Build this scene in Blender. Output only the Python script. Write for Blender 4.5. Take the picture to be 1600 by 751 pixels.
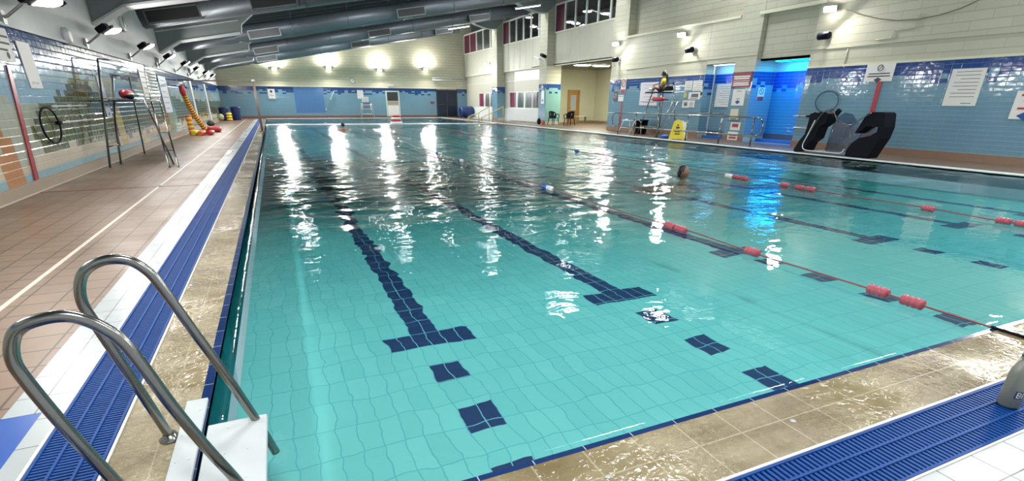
import bpy, bmesh, math, random
from mathutils import Vector, Matrix, noise
random.seed(7)
for o in list(bpy.data.objects): bpy.data.objects.remove(o)
scene = bpy.context.scene
C = scene.collection
PI = math.pi

# ------------------------------------------------------------------ camera
cam = bpy.data.cameras.new('camera'); co = bpy.data.objects.new('camera', cam); C.objects.link(co)
yaw, pitch, roll = 0.416, 0.4138, 0.0053
fwd = Vector((math.sin(yaw)*math.cos(pitch), math.cos(yaw)*math.cos(pitch), -math.sin(pitch)))
r0 = Vector((math.cos(yaw), -math.sin(yaw), 0)); u0 = r0.cross(fwd)
rt = r0*math.cos(roll) + u0*math.sin(roll); up = rt.cross(fwd)
co.matrix_world = Matrix(((rt.x, up.x, -fwd.x, 0), (rt.y, up.y, -fwd.y, 0), (rt.z, up.z, -fwd.z, 1.4), (0, 0, 0, 1)))
cam.sensor_width = 36; cam.lens = 786/1600*36
cam.shift_y = (504.3-375.5)/1600
cam.clip_start = 0.05; cam.clip_end = 200
scene.camera = co

# ------------------------------------------------------------------ world, exposure
w = bpy.data.worlds.new('world'); scene.world = w; w.use_nodes = True
w.node_tree.nodes['Background'].inputs[0].default_value = (0.86, 0.93, 1.0, 1)
w.node_tree.nodes['Background'].inputs[1].default_value = 1.0
scene.view_settings.view_transform = 'Standard'; scene.view_settings.look = 'None'
scene.view_settings.gamma = 1; scene.view_settings.use_curve_mapping = False
scene.view_settings.exposure = -0.13
FLOOD = 8.0         # radiance of the wall floodlights' glass
W_LEFT, W_RIGHT, W_FAR, W_COL, W_ROOF = 110., 190., 420., 110., 280.   # watts of the lamps on each wall and the added roof battens

# ------------------------------------------------------------------ node helpers
class NT:
    """a tiny expression language over shader nodes"""
    def __init__(s, name):
        s.m = bpy.data.materials.new(name); s.m.use_nodes = True
        s.t = s.m.node_tree; s.t.nodes.clear()
        s.out = s.t.nodes.new('ShaderNodeOutputMaterial')
    def n(s, typ, **kw):
        nd = s.t.nodes.new(typ)
        for k, v in kw.items(): setattr(nd, k, v)
        return nd
    def put(s, sock, v):
        if isinstance(v, bpy.types.NodeSocket): s.t.links.new(v, sock)
        elif v is not None: sock.default_value = v
    def ma(s, op, a, b=None, c=None, clamp=False):
        nd = s.n('ShaderNodeMath', operation=op, use_clamp=clamp)
        s.put(nd.inputs[0], a); s.put(nd.inputs[1], b)
        if c is not None: s.put(nd.inputs[2], c)
        return nd.outputs[0]
    def vm(s, op, a, b):
        nd = s.n('ShaderNodeVectorMath', operation=op); s.put(nd.inputs[0], a); s.put(nd.inputs[1], b); return nd.outputs[0]
    def pos(s): return s.n('ShaderNodeNewGeometry').outputs['Position']
    def obj(s): return s.n('ShaderNodeTexCoord').outputs['Object']
    def uv(s): return s.n('ShaderNodeTexCoord').outputs['UV']
    def sep(s, v):
        nd = s.n('ShaderNodeSeparateXYZ'); s.put(nd.inputs[0], v); return nd.outputs
    def comb(s, x, y, z):
        nd = s.n('ShaderNodeCombineXYZ'); s.put(nd.inputs[0], x); s.put(nd.inputs[1], y); s.put(nd.inputs[2], z); return nd.outputs[0]
    def noise(s, vec, scale, detail=2, rough=.5, dist=0):
        nd = s.n('ShaderNodeTexNoise'); s.put(nd.inputs['Vector'], vec)
        nd.inputs['Scale'].default_value = scale; nd.inputs['Detail'].default_value = detail
        nd.inputs['Roughness'].default_value = rough; nd.inputs['Distortion'].default_value = dist
        return nd.outputs
    def mix(s, f, a, b):
        nd = s.n('ShaderNodeMix', data_type='RGBA'); s.put(nd.inputs[0], f)
        for i, v in ((6, a), (7, b)):
            if isinstance(v, tuple) and len(v) == 3: v = v+(1,)
            s.put(nd.inputs[i], v)
        return nd.outputs[2]
    def rng(s, v, a, b, c=0., d=1.):
        nd = s.n('ShaderNodeMapRange'); s.put(nd.inputs[0], v)
        for i, x in enumerate((a, b, c, d)): nd.inputs[i+1].default_value = x
        return nd.outputs[0]
    def grid(s, x, w, g):
        """1 inside a joint of width g repeated every w along x"""
        f = s.ma('FRACT', s.ma('DIVIDE', x, w))
        d = s.ma('MINIMUM', f, s.ma('SUBTRACT', 1., f))
        return s.ma('LESS_THAN', d, g/w/2)
    def edge(s, x, w, g):
        f = s.ma('FRACT', s.ma('DIVIDE', x, w))
        d = s.ma('MINIMUM', f, s.ma('SUBTRACT', 1., f))
        return s.rng(d, 0, g/w, 0, 1)
    def cell(s, x, w): return s.ma('FLOOR', s.ma('DIVIDE', x, w))
    def rand(s, x, y):
        nd = s.n('ShaderNodeTexWhiteNoise'); s.put(nd.inputs['Vector'], s.comb(x, y, 0.)); return nd.outputs[0]
    def bump(s, h, dist, strength=1.0):
        nd = s.n('ShaderNodeBump'); s.put(nd.inputs['Height'], h); nd.inputs['Distance'].default_value = dist
        nd.inputs['Strength'].default_value = strength; return nd.outputs[0]
    def bsdf(s, col, rough=.5, metal=0., normal=None, spec=.5, **kw):
        p = s.n('ShaderNodeBsdfPrincipled')
        if isinstance(col, tuple) and len(col) == 3: col = col+(1,)
        s.put(p.inputs['Base Color'], col); s.put(p.inputs['Roughness'], rough); s.put(p.inputs['Metallic'], metal)
        p.inputs['Specular IOR Level'].default_value = spec
        if normal is not None: s.put(p.inputs['Normal'], normal)
        for k, v in kw.items(): s.put(p.inputs[k], v)
        s.t.links.new(p.outputs[0], s.out.inputs[0]); return p

def mat(name, col, rough=.5, metal=0., var=.06, nscale=6., bump=0., spec=.5, **kw):
    s = NT(name)
    nz = s.noise(s.obj(), nscale, 3)[0]
    dark = tuple(c*(1-var) for c in col); lite = tuple(min(1, c*(1+var)) for c in col)
    c = s.mix(nz, dark, lite)
    s.bsdf(c, rough, metal, s.bump(nz, bump) if bump else None, spec, **kw)
    return s.m
def emat(name, col, strength):
    s = NT(name); e = s.n('ShaderNodeEmission'); e.inputs[0].default_value = col+(1,); e.inputs[1].default_value = strength
    s.t.links.new(e.outputs[0], s.out.inputs[0]); return s.m
def glassmat(name, col=(1, 1, 1), rough=.03, f0=.08, tint=.9):
    s = NT(name)
    t = s.n('ShaderNodeBsdfTransparent'); t.inputs[0].default_value = tuple(c*tint for c in col)+(1,)
    g = s.n('ShaderNodeBsdfGlossy'); g.inputs[1].default_value = rough
    lw = s.n('ShaderNodeLayerWeight'); lw.inputs[0].default_value = .5
    mx = s.n('ShaderNodeMixShader'); s.put(mx.inputs[0], s.ma('ADD', s.ma('MULTIPLY', s.ma('POWER', lw.outputs[1], 5.), .5), f0*.5, clamp=True))
    s.t.links.new(t.outputs[0], mx.inputs[1]); s.t.links.new(g.outputs[0], mx.inputs[2]); s.t.links.new(mx.outputs[0], s.out.inputs[0])
    return s.m

# ------------------------------------------------------------------ mesh helpers
def wloc(o):
    v = Vector(o.location)
    while o.parent: o = o.parent; v += Vector(o.location)
    return v
def adopt(o, parent):
    """parents a mesh that was modelled in world space"""
    o.data.transform(Matrix.Translation(-wloc(parent))); o.parent = parent
class MB:
    def __init__(s): s.b = bmesh.new(); s.mi = 0
    def face(s, pts, mi=None, uv=None):
        f = s.b.faces.new([s.b.verts.new(p) for p in pts]); f.material_index = s.mi if mi is None else mi
        if uv:
            l = s.b.loops.layers.uv.verify()
            for lp, q in zip(f.loops, uv): lp[l].uv = q
        return s
    def box(s, a, b, mi=None, M=None, bev=0):
        x0, y0, z0 = (min(a[i], b[i]) for i in range(3)); x1, y1, z1 = (max(a[i], b[i]) for i in range(3))
        v = [s.b.verts.new(((M @ Vector(p)) if M else Vector(p))) for p in
             [(x0,y0,z0),(x1,y0,z0),(x1,y1,z0),(x0,y1,z0),(x0,y0,z1),(x1,y0,z1),(x1,y1,z1),(x0,y1,z1)]]
        fs = [s.b.faces.new([v[i] for i in q]) for q in [(3,2,1,0),(4,5,6,7),(0,1,5,4),(1,2,6,5),(2,3,7,6),(3,0,4,7)]]
        for f in fs: f.material_index = s.mi if mi is None else mi
        if bev:
            r = bmesh.ops.bevel(s.b, geom=list({e for f in fs for e in f.edges}), offset=bev, segments=2, affect='EDGES', profile=.5)
            for f in r['faces']: f.material_index = s.mi if mi is None else mi
        return s
    def obox(s, c, size, rot=(0,0,0), mi=None, bev=0):
        M = Matrix.Translation(c) @ (Matrix.Rotation(rot[2],4,'Z') @ Matrix.Rotation(rot[1],4,'Y') @ Matrix.Rotation(rot[0],4,'X'))
        h = [q/2 for q in size]; return s.box((-h[0],-h[1],-h[2]), (h[0],h[1],h[2]), mi, M, bev)
    def tube(s, pts, r, n=10, cap=True, mi=None, closed=False, smooth=True):
        pts = [Vector(p) for p in pts]; N = len(pts); rs = r if isinstance(r, (list, tuple)) else [r]*N
        rings = []; ref = None
        for i, p in enumerate(pts):
            if closed: d = (pts[(i+1) % N]-pts[i-1]).normalized()
            else: d = (pts[min(i+1, N-1)]-pts[max(i-1, 0)]).normalized()
            if ref is None: ref = d.orthogonal().normalized()
            ref = (ref-d*ref.dot(d)); ref = ref.normalized() if ref.length > 1e-6 else d.orthogonal().normalized()
            q = d.cross(ref)
            rings.append([s.b.verts.new(p+(ref*math.cos(2*PI*k/n)+q*math.sin(2*PI*k/n))*rs[i]) for k in range(n)])
        for i in range(N if closed else N-1):
            a, b = rings[i], rings[(i+1) % N]
            for k in range(n):
                f = s.b.faces.new([a[k], a[(k+1) % n], b[(k+1) % n], b[k]]); f.smooth = smooth; f.material_index = s.mi if mi is None else mi
        if cap and not closed:
            for rg, rev in ((rings[0], True), (rings[-1], False)):
                f = s.b.faces.new(rg[::-1] if rev else rg); f.material_index = s.mi if mi is None else mi
        return s
    def lathe(s, prof, c=(0,0,0), n=24, mi=None, axis='Z', M=None):
        rings = []
        for r, z in prof:
            ring = []
            for k in range(n):
                a = 2*PI*k/n; p = Vector((r*math.cos(a), r*math.sin(a), z))
                if axis == 'X': p = Vector((p.z, p.x, p.y))
                if axis == 'Y': p = Vector((p.y, p.z, p.x))
                if M: p = M @ p
                ring.append(s.b.verts.new(p+Vector(c)))
            rings.append(ring)
        for a, b in zip(rings, rings[1:]):
            for k in range(n):
                f = s.b.faces.new([a[k], a[(k+1) % n], b[(k+1) % n], b[k]]); f.smooth = True; f.material_index = s.mi if mi is None else mi
        for rg, rev in ((rings[0], True), (rings[-1], False)):
            f = s.b.faces.new(rg[::-1] if rev else rg); f.material_index = s.mi if mi is None else mi
        return s
    def prism(s, poly, ext, mi=None):
        """closed 3D polygon (list) extruded by the vector ext"""
        e = Vector(ext); a = [s.b.verts.new(p) for p in poly]; b = [s.b.verts.new(Vector(p)+e) for p in poly]
        fs = [s.b.faces.new(a[::-1]), s.b.faces.new(b)]
        for i in range(len(a)): fs.append(s.b.faces.new([a[i], a[(i+1) % len(a)], b[(i+1) % len(a)], b[i]]))
        for f in fs: f.material_index = s.mi if mi is None else mi
        return s
    def ball(s, c, r, sc=(1,1,1), mi=None, sub=2, M=None):
        m = Matrix.Translation(c) @ (M or Matrix()) @ Matrix.Diagonal((sc[0]*r, sc[1]*r, sc[2]*r, 1))
        g = bmesh.ops.create_icosphere(s.b, subdivisions=sub, radius=1, matrix=m)
        for v in g['verts']:
            for f in v.link_faces: f.smooth = True; f.material_index = s.mi if mi is None else mi
        return s
    def build(s, name, mats, parent=None, recalc=True):
        if recalc: bmesh.ops.recalc_face_normals(s.b, faces=s.b.faces)
        me = bpy.data.meshes.new(name); s.b.to_mesh(me); s.b.free()
        for m in (mats if isinstance(mats, (list, tuple)) else [mats]): me.materials.append(m)
        o = bpy.data.objects.new(name, me); C.objects.link(o)
        if parent: adopt(o, parent)
        return o
def tag(o, label=None, cat=None, group=None, kind=None):
    if label: o['label'] = label
    if cat: o['category'] = cat
    if group: o['group'] = group
    if kind: o['kind'] = kind
    return o
def empty(name, loc, label, cat, group=None):
    o = bpy.data.objects.new(name, None); C.objects.link(o); o.location = loc; o.empty_display_size = .1
    return tag(o, label, cat, group)
def S(o, label=None): return tag(o, label, None, None, 'structure')
def copy_tree(o, parent=None):
    c = o.copy(); C.objects.link(c)
    if parent: c.parent = parent
    for ch in list(o.children): copy_tree(ch, c)
    return c
def lamp(parent, loc, direction, sx, sy, watts, col=(1, .98, .94), name='lamp_light'):
    l = bpy.data.lights.new(name, 'AREA'); l.shape = 'RECTANGLE'; l.size = sx; l.size_y = sy; l.energy = watts; l.color = col
    o = bpy.data.objects.new(name, l); C.objects.link(o); o.parent = parent
    o.location = Vector(loc)-wloc(parent); o.rotation_euler = Vector(direction).to_track_quat('-Z', 'Y').to_euler(); return o
def text_mesh(mb, txt, size, M, mi, ext=0.002, maxw=None):
    """adds solid letters to a mesh builder; M maps the text's XY plane to the world"""
    cu = bpy.data.curves.new('t', 'FONT'); cu.body = txt; cu.size = size; cu.align_x = 'CENTER'; cu.align_y = 'CENTER'; cu.extrude = ext; cu.resolution_u = 2
    ob = bpy.data.objects.new('t', cu); C.objects.link(ob)
    dg = bpy.context.evaluated_depsgraph_get(); me = bpy.data.meshes.new_from_object(ob.evaluated_get(dg))
    xs = [v.co.x for v in me.vertices]
    k = 1.
    if maxw and xs and max(xs)-min(xs) > maxw: k = maxw/(max(xs)-min(xs))
    vs = [mb.b.verts.new(M @ Vector((v.co.x*k, v.co.y, v.co.z))) for v in me.vertices]
    for p in me.polygons:
        try:
            f = mb.b.faces.new([vs[i] for i in p.vertices]); f.material_index = mi
        except ValueError: pass
    bpy.data.objects.remove(ob); bpy.data.curves.remove(cu); bpy.data.meshes.remove(me)

# ------------------------------------------------------------------ dimensions
XL, XR = -3.76, 16.9          # left and right walls
YF = 51.0                     # far wall
PX0, PX1 = -.52, 14.6         # pool
PY0, PY1 = 1.545, 49.4
ZT = 2.5                      # height of the wall tiling
YN = -3.0                     # where the modelled hall stops behind the viewer
WZ = -.012                    # water level (deck level pool)

# ------------------------------------------------------------------ materials
M = {}
def floor_tile(name, cols, grout, wx, wy, g, rough, ox=0, oy=0, bumpd=.002, wet=0.):
    s = NT(name); x, y, z = s.sep(s.pos())
    x = s.ma('ADD', x, 100*wx-ox); y = s.ma('ADD', y, 100*wy-oy)
    gm = s.ma('MAXIMUM', s.grid(x, wx, g), s.grid(y, wy, g))
    rnd = s.rand(s.cell(x, wx), s.cell(y, wy))
    c = s.mix(rnd, cols[0], cols[1])
    nz = s.noise(s.pos(), 2.2, 4)[0]
    c = s.mix(s.rng(nz, .35, .7, 0, .25), c, tuple(q*.82 for q in cols[0]))
    c = s.mix(gm, c, grout)
    r = s.rng(s.noise(s.pos(), 1.3, 3)[0], .35, .65, rough*.75, rough)
    h = s.ma('ADD', s.ma('MULTIPLY', gm, -1.), s.ma('MULTIPLY', s.noise(s.pos(), 30., 2)[0], .25+wet))
    s.bsdf(c, r, 0, s.bump(h, bumpd)); return s.m
M['deck'] = floor_tile('brown_deck_tile', ((.19,.115,.07), (.215,.133,.083)), (.06,.035,.022), .244, .244, .014, .45)
M['deck_r'] = floor_tile('tan_deck_tile', ((.125,.08,.05), (.145,.092,.06)), (.12,.08,.05), .244, .244, .008, .5)
M['white_tile'] = floor_tile('white_border_tile', ((.34,.37,.37), (.38,.41,.41)), (.10,.11,.11), .13, .25, .006, .35, ox=-1.42)
M['white_near'] = floor_tile('white_near_tile', ((.40,.42,.41), (.44,.46,.45)), (.07,.07,.065), .25, .145, .006, .25, ox=.05, oy=.822)
M['coping'] = None
def coping_mat(name, wx, wy, ox, oy):
    s = NT(name); x, y, z = s.sep(s.pos())
    xx = s.ma('ADD', x, 100*wx-ox); yy = s.ma('ADD', y, 100*wy-oy)
    gm = s.ma('MAXIMUM', s.grid(xx, wx, .008), s.grid(yy, wy, .008))
    n1 = s.noise(s.comb(s.ma('MULTIPLY', x, 1.), s.ma('MULTIPLY', y, 2.5), 0.), 2.0, 5, .6)[0]
    c = s.mix(s.rng(n1, .3, .7), (.16,.12,.06), (.30,.25,.145))
    c = s.mix(s.ma('MULTIPLY', gm, .22 if name.endswith('side') else .40), c, (.52,.46,.32))
    # a film of overflowing water: fine ripples on part of the edge
    rip = s.noise(s.comb(s.ma('MULTIPLY', x, 1.), s.ma('MULTIPLY', y, 1.), 0.), 34., 3, .6, .6)[0]
    big = s.noise(s.pos(), 1.1, 2)[0]
    amt = s.rng(big, .42, .6, .05, 1)
    h = s.ma('MULTIPLY', rip, amt); h = s.ma('ADD', h, s.ma('MULTIPLY', s.noise(s.pos(), 16., 2, .5, 1.2)[0], .35))
    s.bsdf(c, s.rng(n1, .3, .7, .05, .2), 0, s.bump(h, .022), .5); return s.m
M['coping_l'] = coping_mat('wet_beige_coping_side', .175, .25, -.87, .05)
M['coping_n'] = coping_mat('wet_beige_coping_end', .25, .2075, 1.01-.75, 1.13)
M['navy_edge'] = floor_tile('navy_edge_tile', ((.006,.022,.085), (.012,.035,.12)), (.35,.40,.42), .25, .25, .005, .15, ox=.03, oy=.05)
M['tread'] = mat('white_tread', (.46,.49,.49), .45)
M['grate_dark'] = mat('dark_channel', (.001,.004,.02), .6, spec=.1)
M['steel'] = mat('stainless_steel', (.25,.25,.23), .22, 1., .14, 10)
M['steel_dull'] = mat('worn_steel', (.42,.42,.40), .35, .9)
M['white'] = mat('white_plastic', (.66,.69,.69), .4)
M['plaster'] = mat('white_painted_plaster', (.60,.62,.61), .6, bump=.003, nscale=3)
M['cream'] = mat('cream_paint', (.66,.64,.50), .6)
M['panel'] = mat('cream_wall_panel', (.50,.49,.40), .5)
M['black'] = mat('black_plastic', (.003,.004,.009), .6, spec=.15)
M['navy'] = mat('navy_vinyl', (.008,.022,.10), .35)
M['blue'] = mat('bright_blue_plastic', (.01,.10,.42), .35)
M['red'] = mat('red_plastic', (.42,.02,.025), .4)
M['redstrip'] = mat('dark_red_strip', (.36,.015,.03), .3)
M['yellow'] = mat('yellow_plastic', (.80,.62,.03), .35)
M['orange'] = mat('orange_plastic', (.75,.14,.05), .4)
M['rail_y'] = mat('yellow_rail', (.52,.42,.07), .4)
M['paper'] = mat('white_sign_board', (.74,.73,.69), .5, var=.03)
M['ink'] = mat('dark_print', (.05,.05,.07), .6)
M['blueink'] = mat('blue_print', (.02,.08,.30), .6)
M['pink'] = mat('faded_red_float', (.36,.06,.085), .35)
M['wood'] = mat('orange_wood', (.48,.26,.07), .4, nscale=3, var=.15)
M['purple'] = mat('purple_panel', (.11,.012,.04), .4)
M['magenta'] = mat('magenta_panel', (.42,.03,.12), .4)
M['duct'] = mat('galvanised_duct', (.115,.135,.155), .42, .35, .12, 8)
M['beam'] = mat('grey_green_beam', (.26,.29,.29), .6)
M['roof'] = mat('dark_roof_deck', (.05,.06,.068), .7)
M['grille'] = mat('dark_grille', (.035,.035,.035), .5)
M['skin'] = mat('brown_skin', (.22,.10,.06), .45)
M['skin_d'] = mat('dark_brown_skin', (.11,.05,.035), .45)
M['hair'] = mat('black_hair', (.012,.01,.012), .5)
M['glass'] = glassmat('window_glass')
M['clear'] = glassmat('clear_acrylic', (.88,.90,1), .12, .34, .85)
M['lens'] = emat('lit_flood_glass', (1, .985, .95), FLOOD)
M['lens_far'] = emat('lit_wall_light', (1, .97, .88), 160)
M['tube'] = emat('lit_batten', (.95,.98,1), 9)
M['lamp_in'] = emat('lit_pendant', (1, 1, .98), 10)
M['blue_tile'] = mat('blue_sheet', (.03,.13,.42), .25)

# water sheet: clear where you look down into it, a mirror where you look across it, ripples from the relief
s = NT('pool_water'); p = s.pos(); x, y, z = s.sep(p)
st = s.comb(s.ma('MULTIPLY', x, .62), y, 0.)
a1 = s.noise(st, 1.15, 2, .5, .5)[0]; a2 = s.noise(st, 4.2, 3, .55, .8)[0]; a3 = s.noise(p, 13., 2)[0]
calm = s.rng(y, 3., 6., .3, 1.)
h = s.ma('ADD', s.ma('MULTIPLY', a1, .015), s.ma('MULTIPLY', a2, .020))
h = s.ma('ADD', h, s.ma('MULTIPLY', a3, .0035))
h = s.ma('MULTIPLY', h, s.rng(y, 6., 12., .5, 1.9))
h = s.ma('MULTIPLY', h, calm)
nrm = s.bump(h, 1.0)
tr = s.n('ShaderNodeBsdfTransparent'); tr.inputs[0].default_value = (.93, .99, .99, 1)
gl = s.n('ShaderNodeBsdfGlossy'); gl.inputs[1].default_value = 0.0; s.put(gl.inputs['Normal'], nrm)
fr = s.n('ShaderNodeFresnel'); fr.inputs[0].default_value = 1.36; s.put(fr.inputs['Normal'], nrm)
mx = s.n('ShaderNodeMixShader'); s.put(mx.inputs[0], fr.outputs[0])
s.t.links.new(tr.outputs[0], mx.inputs[1]); s.t.links.new(gl.outputs[0], mx.inputs[2]); s.t.links.new(mx.outputs[0], s.out.inputs[0])
va = s.n('ShaderNodeVolumeAbsorption'); va.inputs[0].default_value = (.14, .80, .84, 1); va.inputs[1].default_value = .28
s.t.links.new(va.outputs[0], s.out.inputs[1])
M['water'] = s.m
s = NT('pool_water_body'); tr = s.n('ShaderNodeBsdfTransparent'); s.t.links.new(tr.outputs[0], s.out.inputs[0])
va = s.n('ShaderNodeVolumeAbsorption'); va.inputs[0].default_value = (.14, .80, .84, 1); va.inputs[1].default_value = .28
s.t.links.new(va.outputs[0], s.out.inputs[1]); M['water_body'] = s.m

# pool floor: aqua tiles with navy lane lines; the joints wander as they do under moving water
s = NT('pool_floor_tile'); p = s.pos()
nz = s.noise(p, 2.6, 2, .5, .3)[1]
yy0 = s.sep(p)[1]; am = s.rng(yy0, 4., 14., .12, .55); off = s.vm('MULTIPLY', s.vm('SUBTRACT', nz, (.5,.5,.5)), s.comb(am, am, 0.))
nz2 = s.noise(p, 9., 1)[1]
off2 = s.vm('MULTIPLY', s.vm('SUBTRACT', nz2, (.5,.5,.5)), (.022,.022,0))
q = s.vm('ADD', s.vm('ADD', p, off), off2); x, y, z = s.sep(q)
def inside(v, c, hw): return s.ma('LESS_THAN', s.ma('ABSOLUTE', s.ma('SUBTRACT', v, c)), hw)
lanes = None
for cx, ty, dashes in ((.93, 3.86, (1.93, 2.58, 3.25)), (3.05, 4.12, (2.2, 2.83, 3.5)), (5.58, 4.95, (2.31, 2.99, 3.71, 4.39)),
                       (8.05, 4.62, (2.3, 3.2, 3.9)), (10.4, 4.7, (2.4, 3.1, 3.8)), (12.7, 4.7, (2.4, 3.1, 3.8))):
    inx = inside(x, cx, .125)
    line = s.ma('MULTIPLY', inx, s.ma('GREATER_THAN', y, ty))
    tee = s.ma('MULTIPLY', inside(x, cx, .375), inside(y, ty, .15))
    a = s.ma('MAXIMUM', line, tee)
    for d in dashes: a = s.ma('MAXIMUM', a, s.ma('MULTIPLY', inx, inside(y, d, .15)))
    lanes = a if lanes is None else s.ma('MAXIMUM', lanes, a)
xx = s.ma('ADD', x, 12.5-.93); yy = s.ma('ADD', y, 30.-3.86-.15)
gm = s.ma('MAXIMUM', s.grid(xx, .125, .008), s.grid(yy, .30, .009))
base = s.mix(s.rand(s.cell(xx, .125), s.cell(yy, .30)), (.19,.52,.49), (.225,.56,.525))
base = s.mix(s.ma('MULTIPLY', gm, .62), base, (.06,.34,.38))
dk = s.mix(gm, (.006,.02,.10), (.20,.42,.52))
s.bsdf(s.mix(lanes, base, dk), .6); M['pool_floor'] = s.m
M['pool_side'] = floor_tile('aqua_side_tile', ((.16,.50,.54), (.22,.58,.62)), (.10,.38,.42), .25, .25, .006, .5)

# block walls: painted blockwork with courses (far wall seen flat; side walls the same)
def block_mat(name, axis, col, joint, bw, bh, strength=.5):
    s = NT(name); x, y, z = s.sep(s.pos()); u = x if axis == 'x' else y
    z = s.ma('ADD', z, 20.*bh); row = s.cell(z, bh)
    u = s.ma('ADD', s.ma('ADD', u, 60*bw), s.ma('MULTIPLY', s.ma('MODULO', row, 2.), bw/2))
    gh = s.grid(z, bh, .018); gv = s.grid(u, bw, .012)
    g = s.ma('MAXIMUM', gh, s.ma('MULTIPLY', gv, .6))
    rnd = s.rand(s.cell(u, bw), row)
    c = s.mix(rnd, tuple(k*.93 for k in col), col)
    c = s.mix(s.ma('MULTIPLY', g, strength), c, joint)
    s.bsdf(c, .65, 0, s.bump(s.ma('MULTIPLY', g, -1.), .006)); return s.m
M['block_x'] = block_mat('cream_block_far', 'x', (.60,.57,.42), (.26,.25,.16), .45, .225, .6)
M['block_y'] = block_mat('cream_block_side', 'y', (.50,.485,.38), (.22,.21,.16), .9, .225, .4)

# glazed wall tiles: one quad per tile, each with its own uv, domed by the bump
def glaze(name, col, var=.05, rough=.09):
    s = NT(name); u, v, _ = s.sep(s.uv())
    eu = s.ma('MINIMUM', u, s.ma('SUBTRACT', 1., u)); ev = s.ma('MINIMUM', v, s.ma('SUBTRACT', 1., v))
    h = s.ma('MULTIPLY', s.rng(eu, 0, .05), s.rng(ev, 0, .12))
    g = s.ma('MAXIMUM', s.ma('LESS_THAN', eu, .014), s.ma('LESS_THAN', ev, .03))
    nz = s.noise(s.pos(), 1.1, 2)[0]
    c = s.mix(nz, tuple(k*(1-var) for k in col), tuple(min(1, k*(1+var)) for k in col))
    c = s.mix(s.ma('MULTIPLY', s.ma('LESS_THAN', ev, .035), .5), c, tuple(k*.4+.38 for k in col))  # pale level joints paint in the glints along each tile course
    c = s.mix(s.ma('MULTIPLY', s.ma('LESS_THAN', eu, .014), .55), c, tuple(k*.7+.12 for k in col))
    wv = s.noise(s.pos(), 5., 1)[0]
    hh = s.ma('ADD', h, s.ma('MULTIPLY', wv, 1.2))
    s.bsdf(c, rough, 0, s.bump(hh, .003)); return s.m
TP = [glaze('glaze_pale_blue', (.15,.29,.38)), glaze('glaze_navy', (.008,.055,.22)), glaze('glaze_grey_green', (.46,.50,.40)),
      glaze('glaze_olive', (.115,.13,.05)), glaze('glaze_cream', (.60,.54,.41)), glaze('glaze_aqua', (.26,.45,.50)),
      glaze('glaze_orange', (.50,.23,.09)), glaze('glaze_yellow', (.58,.46,.12)), glaze('glaze_dark_green', (.07,.12,.06)),
      glaze('glaze_maroon', (.25,.06,.08)), glaze('glaze_sky', (.33,.52,.66)), glaze('glaze_sea_green', (.20,.40,.36)), glaze('glaze_brown', (.22,.13,.09)), glaze('glaze_vivid_blue', (.02,.26,.58)), glaze('glaze_royal', (.0,.06,.42))]
PALE, NAVY, GGREEN, OLIVE, CREAM, AQUA, ORANGE, YELLOW, DGREEN, MAROON, SKY, SEA, BROWN, VIVID, ROYAL = range(15)
def tile_sheet(mb, o, d, L, z0, z1, tw, th, fn):
    """tiles from point o along the unit direction d; fn(u, z) gives the glaze"""
    o = Vector(o); d = Vector(d); nu = max(1, round(L/tw)); nz = max(1, round((z1-z0)/th)); tw = L/nu; th = (z1-z0)/nz
    for j in range(nz):
        for i in range(nu):
            a = o+d*(i*tw); b = o+d*((i+1)*tw); za, zb_ = z0+j*th, z0+(j+1)*th
            mb.face([(a.x,a.y,za), (b.x,b.y,za), (b.x,b.y,zb_), (a.x,a.y,zb_)], fn((i+.5)*tw, (j+.5)*th+z0), [(0,0),(1,0),(1,1),(0,1)])
def band(seed):
    """a navy frieze that breaks up into single tiles as it comes down"""
    def f(u, z):
        k = (ZT-z)/.115
        if k < 1.9: return NAVY
        h = noise.cell(Vector((math.floor(u/.22)*1.37+seed, math.floor(k)*3.1, seed))) if False else random.random()
        if k < 3: return NAVY if h < .62 else PALE
        if k < 4: return NAVY if h < .45 else PALE
        if k < 5.2: return NAVY if h < .24 else PALE
        return PALE
    return f

# ------------------------------------------------------------------ floor, pool, coping
m = MB(); m.box((XL, YN, -.3), (-1.42, YF, 0)); S(m.build('floor', M['deck']))
m = MB(); m.box((14.62, YN, -.3), (16.9, YF, 0)); m.box((16.9, 16.8, -.3), (24., 40., -.001)); S(m.build('floor.001', M['deck_r']))
m = MB(); m.box((-1.42, PY1+.25, -.3), (14.62, YF, 0)); S(m.build('floor.002', M['deck_r']))
m = MB(); m.box((-1.42, 2.82, -.3), (-1.165, PY1+.25, .002)); m.box((-1.26, .824, -.3), (-1.165, 2.82, .002)); S(m.build('trim_1', M['white_tile']))
m = MB(); m.box((-1.26, YN, -.3), (14.6, .822, .001)); m.box((-1.42, YN, -.3), (-1.26, .585, .001)); S(m.build('floor.003', M['white_near']))
m = MB(); m.box((-1.42, .585, -.3), (-1.26, 2.82, .001)); S(m.build('trim_2', mat('navy_depth_panel', (.012,.075,.33), .3)))
m = MB(); m.box((-.87, 1.13, -.3), (-.565, PY1+.25, .001)); S(m.build('trim_3', M['coping_l']))
m = MB(); m.box((-.565, 1.13, -.3), (14.6, PY0-.03, .001)); S(m.build('trim_4', M['coping_n']))
m = MB(); m.box((-.565, PY0-.03, -.3), (14.6, PY0, .002)); m.box((-.565, PY0, -.3), (PX0, PY1, .002)); S(m.build('trim_5', M['navy_edge']))
m = MB(); m.box((14.45, PY0, -.28), (14.62, PY1+.25, .03), bev=.01); m.box((-.565, PY1, -.28), (14.45, PY1+.25, .03), bev=.01); S(m.build('trim_6', M['white']))
DP = -.45
m = MB()
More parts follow.
